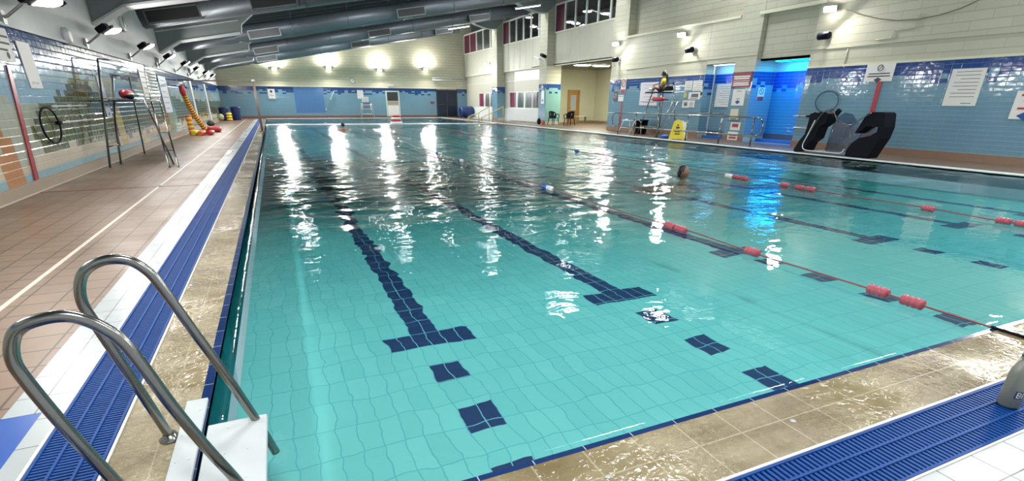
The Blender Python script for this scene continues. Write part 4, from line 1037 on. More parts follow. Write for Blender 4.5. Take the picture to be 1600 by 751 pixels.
tag(sign('poster', 'white sheets above the far lifeguard chair on the back wall', FW, 7.22, 7.75, 1.60, 2.30, M['paper'], LN(4)), None)
sign('wall_sign', 'small dark sign left of the double door on the back wall', FW, 13.9, 14.3, 1.2, 1.40, mat('maroon_sign', (.20,.05,.08), .5))
sign('emergency_light', 'small white emergency light on the back wall above the notice board', FW, 10.0, 10.55, 2.68, 2.78, M['white'], th=.08, cat='light')
sign('poster', 'white label with a dot on the second gallery column', ('X', XR-.005, -1), 33.1, 33.5, 1.3, 2.1, M['paper'], [], [('disc', .5, .25, .08, M['ink'])])
# clock
R = empty('wall_clock', (6.93, YF, 3.05), 'round wall clock on the back wall', 'clock')
m = MB(); m.lathe([(.22, 0), (.22, -.05), (.19, -.06)], (6.93, YF-.0, 3.05), 28, axis='Y'); m.build('rim', mat('grey_rim', (.2,.2,.2), .4), R)
m = MB(); m.lathe([(.185, -.061), (.18, -.064)], (6.93, YF, 3.05), 28, axis='Y'); m.build('dial', M['paper'], R)
m = MB(); m.obox((6.93, YF-.07, 3.11), (.02, .01, .13)); m.obox((6.97, YF-.07, 3.03), (.09, .01, .02)); m.build('hands', M['ink'], R)
# rescue pole on the back wall
m = MB(); m.tube([(4.35, YF-.08, .62), (5.25, YF-.08, 2.2)], .03, 8); m.tube([(4.3, YF-.08, .62), (4.45, YF-.08, .75)], .06, 8); m.tube([(4.82, YF-.08, 1.42), (4.92, YF-.08, 1.6)], .06, 8)
tag(m.build('rescue_pole', mat('grey_blue_pole', (.25,.35,.42), .4)), 'slanting rescue pole on the back wall right of the dark blue tiled panel', 'pole')

# ------------------------------------------------------------------ hoops on poles
def hoop(name, x, y, z, ry, rz, label, pole, colr, d):
    R = empty(name, (x, y, z), label, 'rescue hoop')
    m = MB(); m.tube([(x, y+ry*math.cos(2*PI*k/40), z+rz*math.sin(2*PI*k/40)) for k in range(40)], .016, 10, closed=True); m.build('hoop', colr, R)
    m = MB(); m.tube([(x, pole[0][0], pole[0][1]), (x, pole[1][0], pole[1][1])], .018, 10); m.build('pole', M['white'] if d > 0 else M['steel_dull'], R)
    m = MB(); a, b = pole; c0 = (a[0], a[1]); e = .12 if b[0] > a[0] else -.12
    m.tube([(x, a[0], a[1]), (x, a[0]+e*1.6, a[1])], .035, 10); m.build('grip', M['black'], R)
    m = MB()
    for t in (.3, .8): yy = a[0]+(b[0]-a[0])*t; m.box((x-d*.05 if d > 0 else x, yy-.02, a[1]-.03), (x if d > 0 else x+.05, yy+.02, a[1]+.03))
    m.build('hook', M['white'], R)
hoop('rescue_hoop', XL+.06, 12.28, .97, .44, .30, 'dark rescue hoop with a white pole hung on the mosaic wall at left', ((12.62, 1.0), (14.9, 1.0)), M['black'], 1)
hoop('rescue_hoop', XR-.06, 12.46, 1.46, .40, .32, 'dark blue rescue hoop on the blue tiles above the pool lift', ((12.9, 1.0), (17.0-.3+0.1-3.2, 1.0)), mat('blue_black_hoop', (.02,.05,.10), .4), -1)
m = MB(); m.tube([(XL+.06, 12.65, 1.285), (XL+.06, 14.7, 1.285)], .016, 8); m.tube([(XL+.06, 13.55, 1.285), (XL+.06, 13.68, 1.285)], .03, 8)
for yy in (12.9, 14.4): m.box((XL, yy-.02, 1.26), (XL+.06, yy+.02, 1.31))
tag(m.build('reach_pole', M['white']), 'thin white reach pole lying level above the hoop pole on the mosaic wall', 'pole')

# ------------------------------------------------------------------ left high chair with ladder
R = empty('lifeguard_chair', (-3.3, 15, 0), 'empty dark metal high chair with a ladder against the mosaic wall at left', 'lifeguard chair')
dk = mat('dark_tube', (.06,.065,.055), .3, .6)
def tubes(name, segs, rr, mt, parent, n=10):
    for sg in segs:
        m = MB(); m.tube(sg, rr, n); m.build(name, mt, parent)
tubes('post', [[(-3.55,14.45,0),(-3.52,15.9,2.27)], [(-3.5,15.2,0),(-3.5,15.75,.9),(-3.5,16.75,1.95)]], .022, dk, R)
tubes('post', [[(-2.35,14.7,0),(-2.6,15.1,1.0),(-2.75,15.5,1.4)], [(-3.5,17.9,0),(-3.4,18.0,1.95)]], .018, dk, R)
tubes('top_rail', [[(-3.52,15.9,2.27),(-3.5,18.0,2.33)], [(-3.5,16.75,1.95),(-3.45,18.2,2.0)]], .018, dk, R)
tubes('cross_rail', [[(-3.55,15.2,1.36),(-3.45,18.6,1.38)], [(-3.55,14.7,.42),(-3.5,15.4,.42)]], .016, dk, R)
m = MB(); m.box((-3.6,16.1,1.36),(-2.95,18.4,1.40), bev=.01); m.build('platform', dk, R)
tubes('ladder_rail', [[(-3.42,20.6,2.40),(-3.05,18.1,1.45),(-2.33,13.95,0)], [(-3.40,22.0,2.42),(-2.98,18.9,1.45),(-2.15,13.95,0)]], .020, M['steel'], R)
for k in range(22):
    t = (k+.5)/22
    def lp(a, b, c):
        if t < .45: u = t/.45; return Vector(a).lerp(Vector(b), u)
        u = (t-.45)/.55; return Vector(b).lerp(Vector(c), u)
    p0 = lp((-3.42,20.6,2.40),(-3.05,18.1,1.45),(-2.33,13.95,0)); p1 = lp((-3.40,22.0,2.42),(-2.98,18.9,1.45),(-2.15,13.95,0))
    if k < 11 or k % 3 == 1:
        m = MB(); m.tube([tuple(p0), tuple(p1)], .014 if k > 10 else .03, 8); m.build('rung', M['white'] if k < 11 else M['steel'], R)
R = empty('torpedo_buoy', (-3.3, 16.7, 1.40), 'red rescue buoy and bag lying on the platform of the left high chair', 'buoy')
m = MB(); m.tube([(-3.3,16.2,1.50),(-3.3,16.35,1.53),(-3.3,17.0,1.53),(-3.3,17.2,1.50)], [.03,.10,.10,.03], 14); m.build('buoy_body', M['red'], R)
m = MB(); m.ball((-3.15,16.2,1.47), .09, (1,1.5,.7)); m.build('bag', M['black'], R)

# ------------------------------------------------------------------ striped float column and red ring
R = empty('float_snake', (-3.4, 28.5, 0), 'tall red and yellow striped float roll leaning against the left wall', 'float')
sm1, sm2 = MB(), MB()
P0, P1, P2 = Vector((-3.46,28.2,1.70)), Vector((-3.42,28.6,.9)), Vector((-3.02,29.1,.13))
for k in range(34):
    t = k/34; t2 = (k+.97)/34
    def bz(t): return P0*(1-t)**2+P1*2*t*(1-t)+P2*t*t
    a, b = bz(t), bz(t2); rr = .11
    (sm1 if k % 2 else sm2).tube([tuple(a), tuple(b)], rr, 14)
sm1.build('red_float', M['red'], R); sm2.build('yellow_float', M['yellow'], R)
m = MB(); m.ball((-3.47,28.1,1.78), .16, (.8,.8,1.5)); m.build('float_end', M['red'], R)
R = empty('float_bundle', (-3.45, 27.9, 0), 'short upright bundle of orange and yellow floats beside the striped roll', 'float')
for k in range(9):
    m = MB(); m.tube([(-3.42, 27.7, .03+.085*k), (-3.43, 27.7, .11+.085*k)], .12, 14); m.build('float_disc', M['yellow'] if k % 2 else M['orange'], R)
m = MB(); m.tube([(-2.75+.24*math.cos(2*PI*k/24), 29.75+.38*math.sin(2*PI*k/24), .13) for k in range(24)], .12, 12, closed=True)
tag(m.build('swim_ring', M['red']), 'red swim ring lying at the foot of the striped float roll', 'ring')
for i, (x, y, mt) in enumerate(((-3.25, 26.9, M['yellow']), (-3.0, 26.7, M['orange']), (-2.72, 27.0, M['red']))):
    m = MB(); m.tube([(x, y-.2, .10), (x+.12, y+.5, .10)], .095, 14); tag(m.build('foam_roll', mt), ['yellow foam roll on the floor before the striped floats', 'orange foam roll on the floor before the striped floats', 'red foam roll on the floor before the striped floats'][i], 'float', 'foam rolls on the deck')

# ------------------------------------------------------------------ post with cross bar on the left deck
R = empty('flag_post', (-.36, 29.2, 0), 'brown pole on the coping with a long bar reaching the left wall', 'post')
pm = mat('brown_pole', (.18,.12,.09), .4)
m = MB(); m.tube([(-.60,29.2,2.26),(-.60,29.2,.0)], .055, 12); m.tube([(-.60,29.2,0),(-.6,29.2,.04)], .12, 12); m.build('pole', pm, R)
m = MB(); m.tube([(-.60,29.2,2.22),(XL+.02,29.4,2.24)], .03, 10); m.build('cross_bar', pm, R)
m = MB(); m.box((-.68,29.12,2.2),(-.52,29.28,2.30), bev=.02); m.build('bracket', M['steel_dull'], R)

# ------------------------------------------------------------------ bins and floats in the far left corner
def barrel(x, y, h, r, mt, label, group=None, name='storage_bin'):
    R = empty(name, (x, y, 0), label, 'bin', group)
    m = MB(); m.lathe([(r*.82, 0), (r*.86, .03), (r*.97, h*.86), (r*.97, h*.9)], (x, y, 0), 24); m.build('body', mt, R)
    m = MB(); m.lathe([(r*1.04, h*.88), (r*1.06, h*.9), (r*1.04, h*.94), (r*.6, h), (.02, h)], (x, y, 0), 24); m.build('lid', mt, R)
    m = MB(); m.box((x-.1, y-r*1.06-.05, h*.74), (x+.1, y-r*.9, h*.78), bev=.01); m.build('handle', mt, R)
barrel(-3.38, 46.6, .95, .33, M['navy'], 'navy lidded bin in the far left corner, left of two', 'navy bins')
barrel(-2.60, 47.1, .98, .36, M['navy'], 'navy lidded bin in the far left corner, right of two', 'navy bins')
for k in range(3):
    m = MB(); m.ball((-3.0, 45.6, .10+.19*k), .19, (1.1, 1.1, .5)); tag(m.build('foam_float', M['yellow']), ['lowest of the stacked yellow floats before the navy bins', 'middle one of the stacked yellow floats before the navy bins', 'top one of the stacked yellow floats before the navy bins'][k], 'float', 'stacked yellow floats')
m = MB(); m.ball((-3.55, 45.7, .25), .22, (.9, .9, 1.1)); tag(m.build('mesh_sack', mat('pale_yellow', (.5,.5,.25), .6)), 'pale yellow sack left of the stacked yellow floats', 'sack')
m = MB(); m.ball((-3.4, 36., .17), .2, (1.1, 1.3, .85)); tag(m.build('bundle', mat('dark_green_bundle', (.04,.06,.04), .6)), 'small dark bundle on the floor by the left wall', 'bundle')

# ------------------------------------------------------------------ far lifeguard chair
def guard_chair(name, x, y, label, h=1.35, top=1.72, mt=None, w=.62, d=.62, flip=1):
    mt = mt or M['steel_dull']
    R = empty(name, (x, y, 0), label, 'lifeguard chair')
    L = [((x-w*.75, y-d*.75), (x-w/2, y-d/2)), ((x+w*.75, y-d*.75), (x+w/2, y-d/2)), ((x-w*.75, y+d*.75), (x-w/2, y+d/2)), ((x+w*.75, y+d*.75), (x+w/2, y+d/2))]
    for a, b in L:
        m = MB(); m.tube([(a[0], a[1], 0), (b[0], b[1], h)], .022, 8); m.build('leg', mt, R)
    for z in (.35, .75, 1.1):
        t = z/h; f = .75-(.25*t)
        m = MB(); m.tube([(x-w*f, y-d*f, z), (x+w*f, y-d*f, z)], .016, 8); m.build('rung', mt, R)
        m = MB(); m.tube([(x-w*f, y+d*f, z), (x+w*f, y+d*f, z)], .016, 8); m.build('rung', mt, R)
    return R
R = guard_chair('lifeguard_chair', 7.75, 49.9, 'grey lifeguard high chair standing against the back wall', 1.25, w=.75, d=.6)
m = MB(); m.box((7.4, 49.6, 1.22), (8.1, 50.2, 1.27), bev=.01); m.build('seat', M['black'], R)
m = MB(); m.box((7.45, 50.15, 1.3), (8.05, 50.2, 1.75), bev=.02); m.build('backrest', M['white'], R)
m = MB(); m.box((7.5, 49.5, .9), (8.0, 49.62, 1.0), bev=.02); tag(m.build('torpedo_buoy', mat('purple_red_buoy', (.25,.05,.12), .4)), 'small dark red buoy on the front of the back-wall lifeguard chair', 'buoy')
# stacked red and white lane floats at the far ledge
R = empty('lane_rope_reel', (7.55, 36.9, .02), 'coiled red and white lane rope heaped on the far ledge below the notice board', 'lane rope')
for k in range(4):
    m = MB(); rr = .34-.04*k
    m.tube([(7.55+rr*math.cos(2*PI*i/20), 36.55+rr*.7*math.sin(2*PI*i/20), .09+.13*k) for i in range(20)], .065, 10, closed=True); m.build('coil', M['red'] if k % 2 else M['white'], R)

# ------------------------------------------------------------------ navy covered roll, yellow stair rails
R = empty('pool_cover_roll', (17.0, 49.4, 0), 'big navy fabric covered roll in the far right corner beside the yellow rails', 'roll')
m = MB()
m.tube([(16.25, 49.2, .5), (16.35, 49.2, .5), (17.45, 49.2, .5), (17.55, 49.2, .5)], [.40, .5, .5, .42], 20); m.build('cover', M['navy'], R)
m = MB()
for k in range(7): m.tube([(16.35+.17*k+.5*0, 49.2+.505*math.cos(a), .5+.505*math.sin(a)) for a in [2*PI*i/20 for i in range(20)]], .014, 6, closed=True)
m.build('strap', M['blue'], R)
m = MB(); m.box((16.4, 48.95, 0), (16.5, 49.45, .12)); m.box((17.3, 48.95, 0), (17.4, 49.45, .12)); m.build('cradle', M['steel_dull'], R)
R = empty('stair_handrail', (14.8, 38, 0), 'pair of yellow sloping handrails on pool steps at the far right', 'handrail')
for y in (0,):
    pass
for dx in (0, .75):
    m = MB(); m.tube(smooth([(14.0+dx-.0, 40.3-1.2*dx, -.1),(14.0+dx, 40.25-1.2*dx, .28),(14.25+dx, 38.9-1.2*dx, .62),(14.55+dx, 37.2-1.2*dx, 1.10)]), .035, 10); m.build('handrail', M['rail_y'], R)
    for t, z in ((0, .30), (.5, .66), (1, 1.08)):
        x = 14.0+dx+.53*t; y = 40.25-1.2*dx-3.0*t
        m = MB(); m.tube([(x, y, -.1), (x, y, z)], .03, 10); m.build('post', M['rail_y'], R)

# ------------------------------------------------------------------ alcove chairs
def plastic_chair(x, y, rot, label):
    R = empty('plastic_armchair', (0, 0, 0), label, 'chair', 'black plastic armchairs at the alcove')
    mt = M['black']
    m = MB(); m.box((-.24,-.24,.40),(.24,.22,.43), bev=.012); m.build('seat', mt, R)
    # rounded back shell
    m = MB()
    N = 12
    for i in range(N):
        a0 = PI*(i/N); a1 = PI*((i+1)/N)
        for j in range(6):
            z0 = .43+.43*j/6; z1 = .43+.43*(j+1)/6
            def pt(a, z):
                prof = math.sin(a)**.6 if math.sin(a) > 0 else 0
                zz = min(z, .64+.22*prof); t = (zz-.43)/.43
                return Vector((-.27*math.cos(a)*(1+.06*t), .05+.20*math.sin(a)*(1+.35*t), zz))
            pa, pb, pc, pd = pt(a0,z0), pt(a1,z0), pt(a1,z1), pt(a0,z1)
            if (pd-pa).length < .004 and (pc-pb).length < .004: continue
            if j % 6 in (2, 3) and i % 4 == 1 and 1 < i < N-2: continue
            try: m.face([pa, pb, pc, pd])
            except ValueError: pass
    o = m.build('backrest', mt, R); md = o.modifiers.new('t', 'SOLIDIFY'); md.thickness = .018
    for sx_ in (-1, 1):
        m = MB(); m.tube(smooth([(sx_*.27,.08,.66),(sx_*.29,-.10,.665),(sx_*.28,-.24,.63),(sx_*.26,-.26,.50),(sx_*.25,-.25,.42)], 5), .024, 10); m.build('armrest', mt, R)
        for sy2_ in (-1, 1):
            m = MB(); m.tube([(sx_*.22, sy2_*.20, .41), (sx_*.27, sy2_*.27, 0)], [.03, .022], 8); m.build('leg', mt, R)
    R.location = (x, y, 0); R.rotation_euler = (0, 0, rot)
    return R
plastic_chair(17.15, 32.15, .15, 'black plastic armchair nearer the green tiled column')
plastic_chair(17.9, 31.3, -1.1, 'black plastic armchair turned sideways, nearer the wooden door')
m = MB(); m.ball((16.62, 33.25, .18), .17, (.8, .9, 1.15), sub=3); m.tube([(16.55, 33.25, .34), (16.62, 33.2, .42), (16.7, 33.25, .34)], .015, 6); tag(m.build('bag', M['black']), 'small black bag at the foot of the second gallery column', 'bag')
R = empty('traffic_cone', (16.6, 32.6, 0), 'small orange cone between the black bag and the chairs', 'cone')
m = MB(); m.lathe([(.11, .02), (.035, .30), (.03, .31)], (16.6, 32.6, 0), 20); m.build('cone_body', M['orange'], R)
m = MB(); m.box((16.46, 32.46, 0), (16.74, 32.74, .025), bev=.01); m.build('base', M['orange'], R)
R = empty('bench', (21.3, 34.8, 0), 'low white bench by the wooden door in the alcove', 'bench')
m = MB(); m.box((20.5, 34.9, .42), (21.5, 35.2, .46), bev=.01); m.build('seat', M['white'], R)
for xx in (20.6, 21.4):
    m = MB(); m.box((xx-.03, 34.95, 0), (xx+.03, 35.15, .42)); m.build('leg', M['steel_dull'], R)

# ------------------------------------------------------------------ ramp handrail along the right edge
R = empty('ramp_handrail', (14.8, 17, 0), 'long double stainless handrail with rounded ends along the right pool edge', 'handrail')
x = 14.78; zt_, zl = .96, .38
loop = []
y0, y1 = 13.0, 21.75
for cy, cz, a0 in ((y1-.29, (zt_+zl)/2, 0), (y0+.29, (zt_+zl)/2, PI)):
    for k in range(9):
        a = a0+PI/2-PI*k/8 if a0 == 0 else PI*1.5-PI*k/8
        loop.append((x, cy+.29*math.cos(a), cz+.29*math.sin(a)))
m = MB(); m.tube(loop, .025, 12, closed=True); m.build('rail_loop', M['steel'], R)
for y in (21.2, 19.9, 18.35, 16.6, 14.85, 13.4):
    m = MB(); m.tube([(x, y, .03), (x, y, zt_)], .025, 12); m.build('post', M['steel'], R)
    m = MB(); m.lathe([(.05, .03), (.05, .045), (.025, .05)], (x, y, 0), 14); m.build('flange', M['steel'], R)
# wall bar
m = MB(); m.tube([(XR-.06, 16.9, 1.0), (XR-.06, 18.9, .98)], .02, 8); m.box((XR-.06, 18.3, .96), (XR, 18.36, 1.0)); m.box((XR-.06, 16.95+.0, .97), (XR+.0, 17.0, 1.0))
tag(m.build('grab_rail', M['steel']), 'thin steel grab rail across the narrow recess', 'rail')
m = MB(); m.tube([(XR-.06, 12.55, .60), (XR-.06, 13.5, .62)], .018, 8); m.box((XR-.06, 12.6, .58), (XR, 12.64, .63)); m.box((XR-.06, 13.4, .60), (XR, 13.44, .65))
tag(m.build('grab_rail', M['steel_dull']), 'short level rail on the blue tiles left of the pool lift', 'rail')

# ------------------------------------------------------------------ right lifeguard chair, lifeguard
R = empty('lifeguard_chair', (16.1, 19.9, 0), 'tall steel lifeguard chair on the right deck, occupied by the lifeguard', 'lifeguard chair')
cx_, cy_ = 16.1, 19.95
st = M['steel']
seatz = 1.84
# four legs, splayed toward the pool (-x) side with ladder
legs = [((15.55, 20.75, 0), (15.8, 20.25, seatz)), ((15.55, 19.35, 0), (15.8, 19.65, seatz)), ((16.6, 20.5, 0), (16.4, 20.25, seatz+.35)), ((16.6, 19.3, 0), (16.4, 19.65, seatz+.35))]
for a, b in legs:
    m = MB(); m.tube([a, b], .024, 10); m.build('leg', st, R)
for z in (.4, .8, 1.2):
    t = z/seatz
    a = Vector(legs[0][0]).lerp(Vector(legs[0][1]), t); b = Vector(legs[1][0]).lerp(Vector(legs[1][1]), t)
    m = MB(); m.tube([tuple(a), tuple(b)], .018, 8); m.build('rung', st, R)
m = MB(); m.box((15.5, 19.1, 1.42), (16.5, 20.7, 1.45), bev=.01); m.build('footrest', mat('grey_step', (.25,.28,.30), .5), R)
m = MB(); m.box((15.50, 19.62, seatz-.05), (16.42, 20.42, seatz), bev=.02); m.build('seat', M['black'], R)
m = MB(); m.tube(smooth([(16.4, 19.65, 2.15),(16.38, 19.6, 2.20),(15.95, 19.6, 2.14),(15.8, 19.62, 2.0),(15.8,19.65,seatz)], 4), .02, 8); m.build('armrest', M['black'], R)
m = MB(); m.tube(smooth([(16.4, 20.25, 2.15),(16.38, 20.3, 2.20),(15.95, 20.3, 2.14),(15.8, 20.28, 2.0),(15.8,20.25,seatz)], 4), .02, 8); m.build('armrest', M['black'], R)
m = MB(); m.box((16.38, 19.62, 1.90), (16.42, 20.28, 2.08), bev=.02); m.build('backrest', M['black'], R)
for sg in ([(15.3, 19.1, 0), (15.95, 19.0, 1.45)], [(15.2, 18.7, 0), (15.9, 18.6, 1.45)]):
    m = MB(); m.tube(sg, .02, 8); m.build('ladder_rail', st, R)
R2 = empty('torpedo_buoy', (15.55, 19.6, 1.45), 'red rescue buoy on the footrest of the occupied lifeguard chair', 'buoy')
m = MB(); m.tube([(15.6, 20.0, 1.54),(15.6, 19.85, 1.54),(15.6, 19.25, 1.54),(15.6, 19.1, 1.54)], [.03,.085,.085,.03], 12); m.build('buoy_body', M['red'], R2)
m = MB(); m.tube([(15.6, 19.1, 1.54), (15.6, 18.9, 1.50)], .02, 6); m.build('strap', M['black'], R2)

# seated lifeguard facing the pool and down the hall
G = empty('person', (16.05, 19.95, seatz), 'lifeguard with long dark hair, yellow shirt and dark shorts seated on the high chair', 'person')
O = Vector((16.12, 19.95, seatz)); Rz = Matrix.Rotation(math.radians(148), 4, 'Z')      # local +x is where she faces
def W_(v): return O+(Rz @ Vector(v))
V = [(0,0,.10),(0.01,0,.30),(-.01,0,.46),(.01,0,.545),(0.015,0,.60),           # pelvis, waist, chest, neck base, neck
     (.0,.165,.485),(.06,.235,.25),(.27,.14,.20),                               # left shoulder, elbow, wrist
     (.0,-.165,.485),(.06,-.235,.25),(.27,-.10,.22),                            # right
     (.05,.10,.10),(.38,.25,.17),(.42,-.02,.08),(.44,-.07,.06),(.52,-.13,.06), # left hip, knee, ankle, heel, toe
     (.05,-.10,.10),(.36,-.24,.19),(.49,.01,.14),(.52,.05,.12),(.59,.11,.10)]
E_ = [(0,1),(1,2),(2,3),(3,4),(2,5),(5,6),(6,7),(2,8),(8,9),(9,10),(0,11),(11,12),(12,13),(13,14),(14,15),(0,16),(16,17),(17,18),(18,19),(19,20)]
Rr = [.14,.115,.13,.06,.05,.065,.04,.026,.065,.04,.026,.10,.062,.04,.045,.03,.10,.062,.04,.045,.03]
bdy = skin_body('body', [W_(v) for v in V], E_, Rr, M['skin'], None)
m = MB(); Mh = head_mesh(m, W_((.03, 0, .72)), 1.0, math.radians(148), .05); head_M = Mh
# hands: palm and five fingers each
for (wx, wy, wz), sgn in (((.27,.14,.20), 1), ((.27,-.10,.22), -1)):
    w0 = Vector((wx, wy, wz)); f = Vector((.9, -sgn*.5, -.12)).normalized(); sd = Vector((0, 0, 1)).cross(f).normalized()
    pc = w0+f*.045
    Mp = Matrix.Translation(W_(pc)) @ Rz.to_3x3().to_4x4() @ Matrix((tuple(f)+(0,), tuple(sd)+(0,), (0,0,1,0), (0,0,0,1))).transposed()
    m.ball((0,0,0), .045, (1.0, .85, .42), M=Mp, sub=2) if False else m.ball(Vector((0,0,0)), 1, (1,1,1), M=Mp @ Matrix.Diagonal((.048,.040,.018,1)), sub=2)
    for k in range(4):
        b = pc+f*.035+sd*(.028-.019*k); L_ = (.060,.070,.066,.052)[k]
        m.tube([tuple(W_(b)), tuple(W_(b+f*L_*.45+Vector((0,0,-.006)))), tuple(W_(b+f*L_*.78+Vector((0,0,-.022)))), tuple(W_(b+f*L_*.9+Vector((0,0,-.036))))], [.0095,.009,.008,.006], 8)
    b = pc+sd*.03*sgn-f*.01
    m.tube([tuple(W_(b)), tuple(W_(b+sd*.03*sgn+f*.02)), tuple(W_(b+sd*.035*sgn+f*.045))], [.012,.010,.007], 8)
bm = bmesh.new(); bm.from_mesh(bdy.data); tmp = bpy.data.meshes.new('h'); m.b.to_mesh(tmp); m.b.free(); bm.from_mesh(tmp); bm.to_mesh(bdy.data); bm.free()
for p in bdy.data.polygons: p.use_smooth = True
adopt(bdy, G); eyes(head_M, 1.0, G)
sh = skin_body('shirt', [W_(v) for v in [(0,0,.13),(0.01,0,.30),(-.01,0,.46),(.01,0,.53),(.0,.165,.485),(.035,.215,.36),(.0,-.165,.485),(.035,-.215,.36)]], [(0,1),(1,2),(2,3),(2,4),(4,5),(2,6),(6,7)], [.155,.135,.145,.070,.082,.068,.082,.068], mat('yellow_shirt', (.85,.72,.02), .7), G)
sho = skin_body('shorts', [W_(v) for v in [(0,0,.09),(0,0,.17),(.05,.10,.09),(.26,.18,.14),(.05,-.10,.09),(.25,-.17,.15)]], [(0,1),(0,2),(2,3),(0,4),(4,5)], [.158,.150,.118,.095,.118,.095], mat('dark_shorts', (.015,.015,.03), .7), G)
m = MB()
m.ball(head_M @ Vector((-.022, 0, .03)), .112, (.98, .86, 1.04), sub=3)
for k in range(9):
    a = (k-4)/4*.085
    p0 = head_M @ Vector((-.06, a, .05)); p1 = head_M @ Vector((-.13, a*1.25, -.10)); p2 = head_M @ Vector((-.14, a*1.3, -.27)); p3 = head_M @ Vector((-.12, a*1.2, -.40))
    m.tube([tuple(p0), tuple(p1), tuple(p2), tuple(p3)], [.055,.055,.05,.02], 8)
m.build('hair', M['hair'], G)
for i_, (vx, vy, vz) in enumerate(((.48,-.10,.06), (.56,.085,.11))):
    m = MB(); c = W_((vx, vy, vz)); m.ball(c, 1, (1,1,1), M=Rz @ Matrix.Rotation((-.9, .7)[i_], 4, 'Z') @ Matrix.Diagonal((.115,.048,.045,1)), sub=3); m.build('shoe', M['white'], G)

# bin, wet floor sign, small things on the right deck
R = empty('litter_bin', (16.35, 21.6, 0), 'black open litter bin against the right wall behind the handrail', 'bin')
m = MB(); m.lathe([(.27, .01), (.29, .03), (.35, .60), (.37, .60), (.37, .64), (.34, .64), (.33, .58), (.26, .06)], (16.35, 21.6, 0), 28); m.build('body', M['black'], R)
m = MB(); m.tube([(16.35+.33*math.cos(a), 21.6+.33*math.sin(a), .60) for a in [2*PI*k/24 for k in range(24)]], .02, 8, closed=True); m.build('rim', M['black'], R)
for i, (y, lab) in enumerate(((21.95, 'slim steel walking frame leg standing left in front of the bin'),)):
    pass
R = empty('step_stool', (15.6, 21.2, 0), 'light steel step frame standing in front of the black bin', 'step')
for y in (21.9, 21.0):
    m = MB(); m.tube([(15.25, y, 0), (15.55, y, .62), (15.75, y, .66), (15.9, y, .55), (15.95, y, 0)], .02, 8); m.build('side_frame', M['white'], R)
for z in (.3, .62):
    m = MB(); m.tube([(15.3+.25*z, 21.9, z), (15.3+.25*z, 21.0, z)], .018, 8); m.build('rung', M['white'], R)
def aframe(x, y, w0, w1, h, mt, label, name, rotz, print_mt):
    R = empty(name, (x, y, 0), label, 'floor sign')
    M0 = Matrix.Translation((x, y, 0)) @ Matrix.Rotation(rotz, 4, 'Z')
    for s_ in (-1, 1):
        m = MB(); dy = .20
        poly = [(-w0/2, s_*dy, .05), (-w0/2+.02, s_*dy, 0), (-w0/2+.09, s_*dy, 0), (-w0/2+.11, s_*dy*.95, .06), (w0/2-.11, s_*dy*.95, .06), (w0/2-.09, s_*dy, 0), (w0/2-.02, s_*dy, 0), (w0/2, s_*dy, .05), (w1/2, s_*.03, h-.04), (w1/2-.03, s_*.025, h), (-w1/2+.03, s_*.025, h), (-w1/2, s_*.03, h-.04)]
        m.prism([M0 @ Vector(p) for p in poly], Rzv(rotz, (0, s_*.022, 0))); m.build('panel', mt, R)
    m = MB()
    def onp(u, t): return M0 @ Vector((u, -.022-(.20+(.03-.20)*t)-.006, t*h))
    for (u0, u1, t0, t1) in ((-.07,.07,.60,.70), (-.10,-.02,.42,.50), (.0,.10,.42,.50), (-.10,.10,.30,.36), (-.03,.03,.74,.82)):
        m.face([onp(u0,t0), onp(u1,t0), onp(u1,t1), onp(u0,t1)])
    m.build('print', print_mt, R)
    m = MB(); m.box((-.06,-.03,h-.02),(.06,.03,h+.035), M=M0, bev=.012); m.build('handle', mt, R)
def Rzv(a, v): return Matrix.Rotation(a, 3, 'Z') @ Vector(v)
aframe(14.98, 17.35, .62, .32, .74, M['yellow'], 'yellow folding wet floor sign on the right pool edge', 'wet_floor_sign', math.radians(-38), M['ink'])
aframe(15.75, 18.0, .5, .42, .66, M['paper'], 'white floor sign with red print just behind the yellow one', 'floor_sign', math.radians(-38), redp)
m = MB(); m.ball((15.2, 18.35, .08), .14, (1.5, 1.2, .55), sub=3); m.box((15.0, 18.2, 0), (15.4, 18.5, .06), bev=.02); tag(m.build('kick_float', M['blue']), 'small bright blue float on the deck at the foot of the lifeguard chair', 'float')

# ------------------------------------------------------------------ pool lift
R = empty('pool_lift', (14.75, 10.3, 0), 'platform pool lift with two curved black side pods and clear panels on the right edge', 'pool lift')
X0 = 14.66
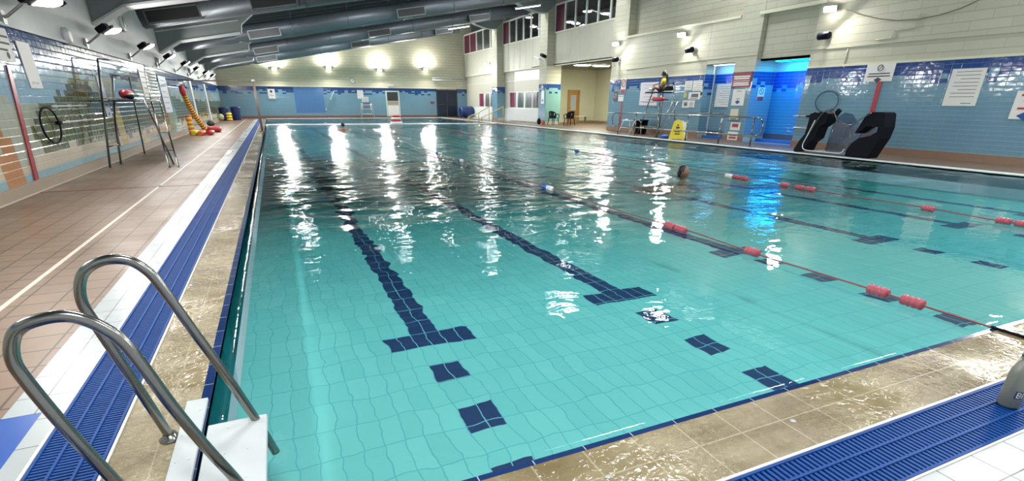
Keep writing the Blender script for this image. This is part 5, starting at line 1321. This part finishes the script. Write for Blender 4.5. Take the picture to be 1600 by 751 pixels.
# side pod profiles in the plane of the pool edge (y, z); the image's left is larger y
left_pod = [(11.55, -.02), (11.25, .02), (11.20, .10), (11.14, .30), (10.98, .42), (10.93, .72), (10.74, .86), (10.70, 1.10), (10.86, 1.16), (11.06, 1.12), (11.14, 1.14), (11.30, 1.08), (11.30, .84), (11.33, .52), (11.47, .32), (11.60, .05)]
m = MB(); m.prism([(X0+.02, y, z+.03) for y, z in left_pod], (.42, 0, 0)); m.build('left_pod', M['black'], R)
right_pod = [(9.92, .0), (9.92, .16), (9.82, .36), (9.66, .50), (9.36, .58), (9.22, .68), (9.22, .80), (9.52, .82), (9.74, .62), (9.80, .62), (9.66, .98), (9.60, 1.12), (9.46, 1.17), (9.18, 1.17), (9.12, 1.13), (9.06, .80), (9.10, .52), (9.22, .22), (9.30, .0)]
m = MB(); m.prism([(X0+.02, y, z+.03) for y, z in right_pod], (.46, 0, 0)); m.build('right_pod', M['black'], R)
m = MB(); m.prism([(X0+.20, y, z+.03) for y, z in [(9.25,.70),(9.60,.82),(9.75,.62),(9.82,.40),(9.62,.50),(9.36,.58)]], (.02, 0, 0)); m.build('side_window', M['clear'], R)
m = MB(); m.box((X0+.05, 9.9, .035), (X0+1.05, 11.25, .08), bev=.01); m.build('platform', mat('grey_platform', (.15,.16,.17), .5), R)
m = MB(); m.prism([(X0+.75, y, z+.03) for y, z in [(11.1,.05),(11.0,.95),(10.75,1.13),(10.5,1.10),(10.25,.85),(10.0,.80),(9.7,.90),(9.75,.05)]], (.015, 0, 0)); m.build('clear_panel', M['clear'], R)
m = MB(); m.prism([(X0+.12, y, z+.03) for y, z in [(10.55,.06),(10.5,.90),(10.35,.93),(10.0,.72),(9.75,.78),(9.85,.06)]], (.012, 0, 0)); m.build('clear_panel', M['clear'], R)
tubes('handrail', [smooth([(X0-.02, 11.3, .2),(X0-.02, 11.14, .6),(X0-.02, 10.95, 1.02),(X0-.02, 10.80, 1.20),(X0-.02, 10.62, 1.26),(X0-.02, 10.50, 1.15)], 5),
                   smooth([(X0-.02, 10.50, 1.15),(X0-.02, 10.33, .92),(X0-.02, 10.1, .86),(X0-.02, 9.9, .88),(X0-.02, 9.66, 1.05),(X0-.02, 9.45, 1.18)], 5)], .014, M['steel'], R)
tubes('front_bar', [smooth([(X0-.03, 11.05, .95),(X0-.03, 11.2, .5),(X0-.03, 11.28, .25),(X0-.03, 11.2, .12),(X0-.03, 10.9, .10),(X0-.03, 10.2, .10),(X0-.03, 10.02, .12),(X0-.03, 9.95, .22)], 5)], .014, M['white'], R)
tubes('seat_post', [[(X0+.5, 10.85, .08), (X0+.5, 10.8, .85)], [(X0+.5, 10.2, .08), (X0+.5, 10.25, .7)]], .015, M['steel'], R)
m = MB(); m.obox((X0+.05, 10.48, 1.15), (.10, .12, .24), (.6, 0, 0), bev=.02); m.build('control_box', M['black'], R)
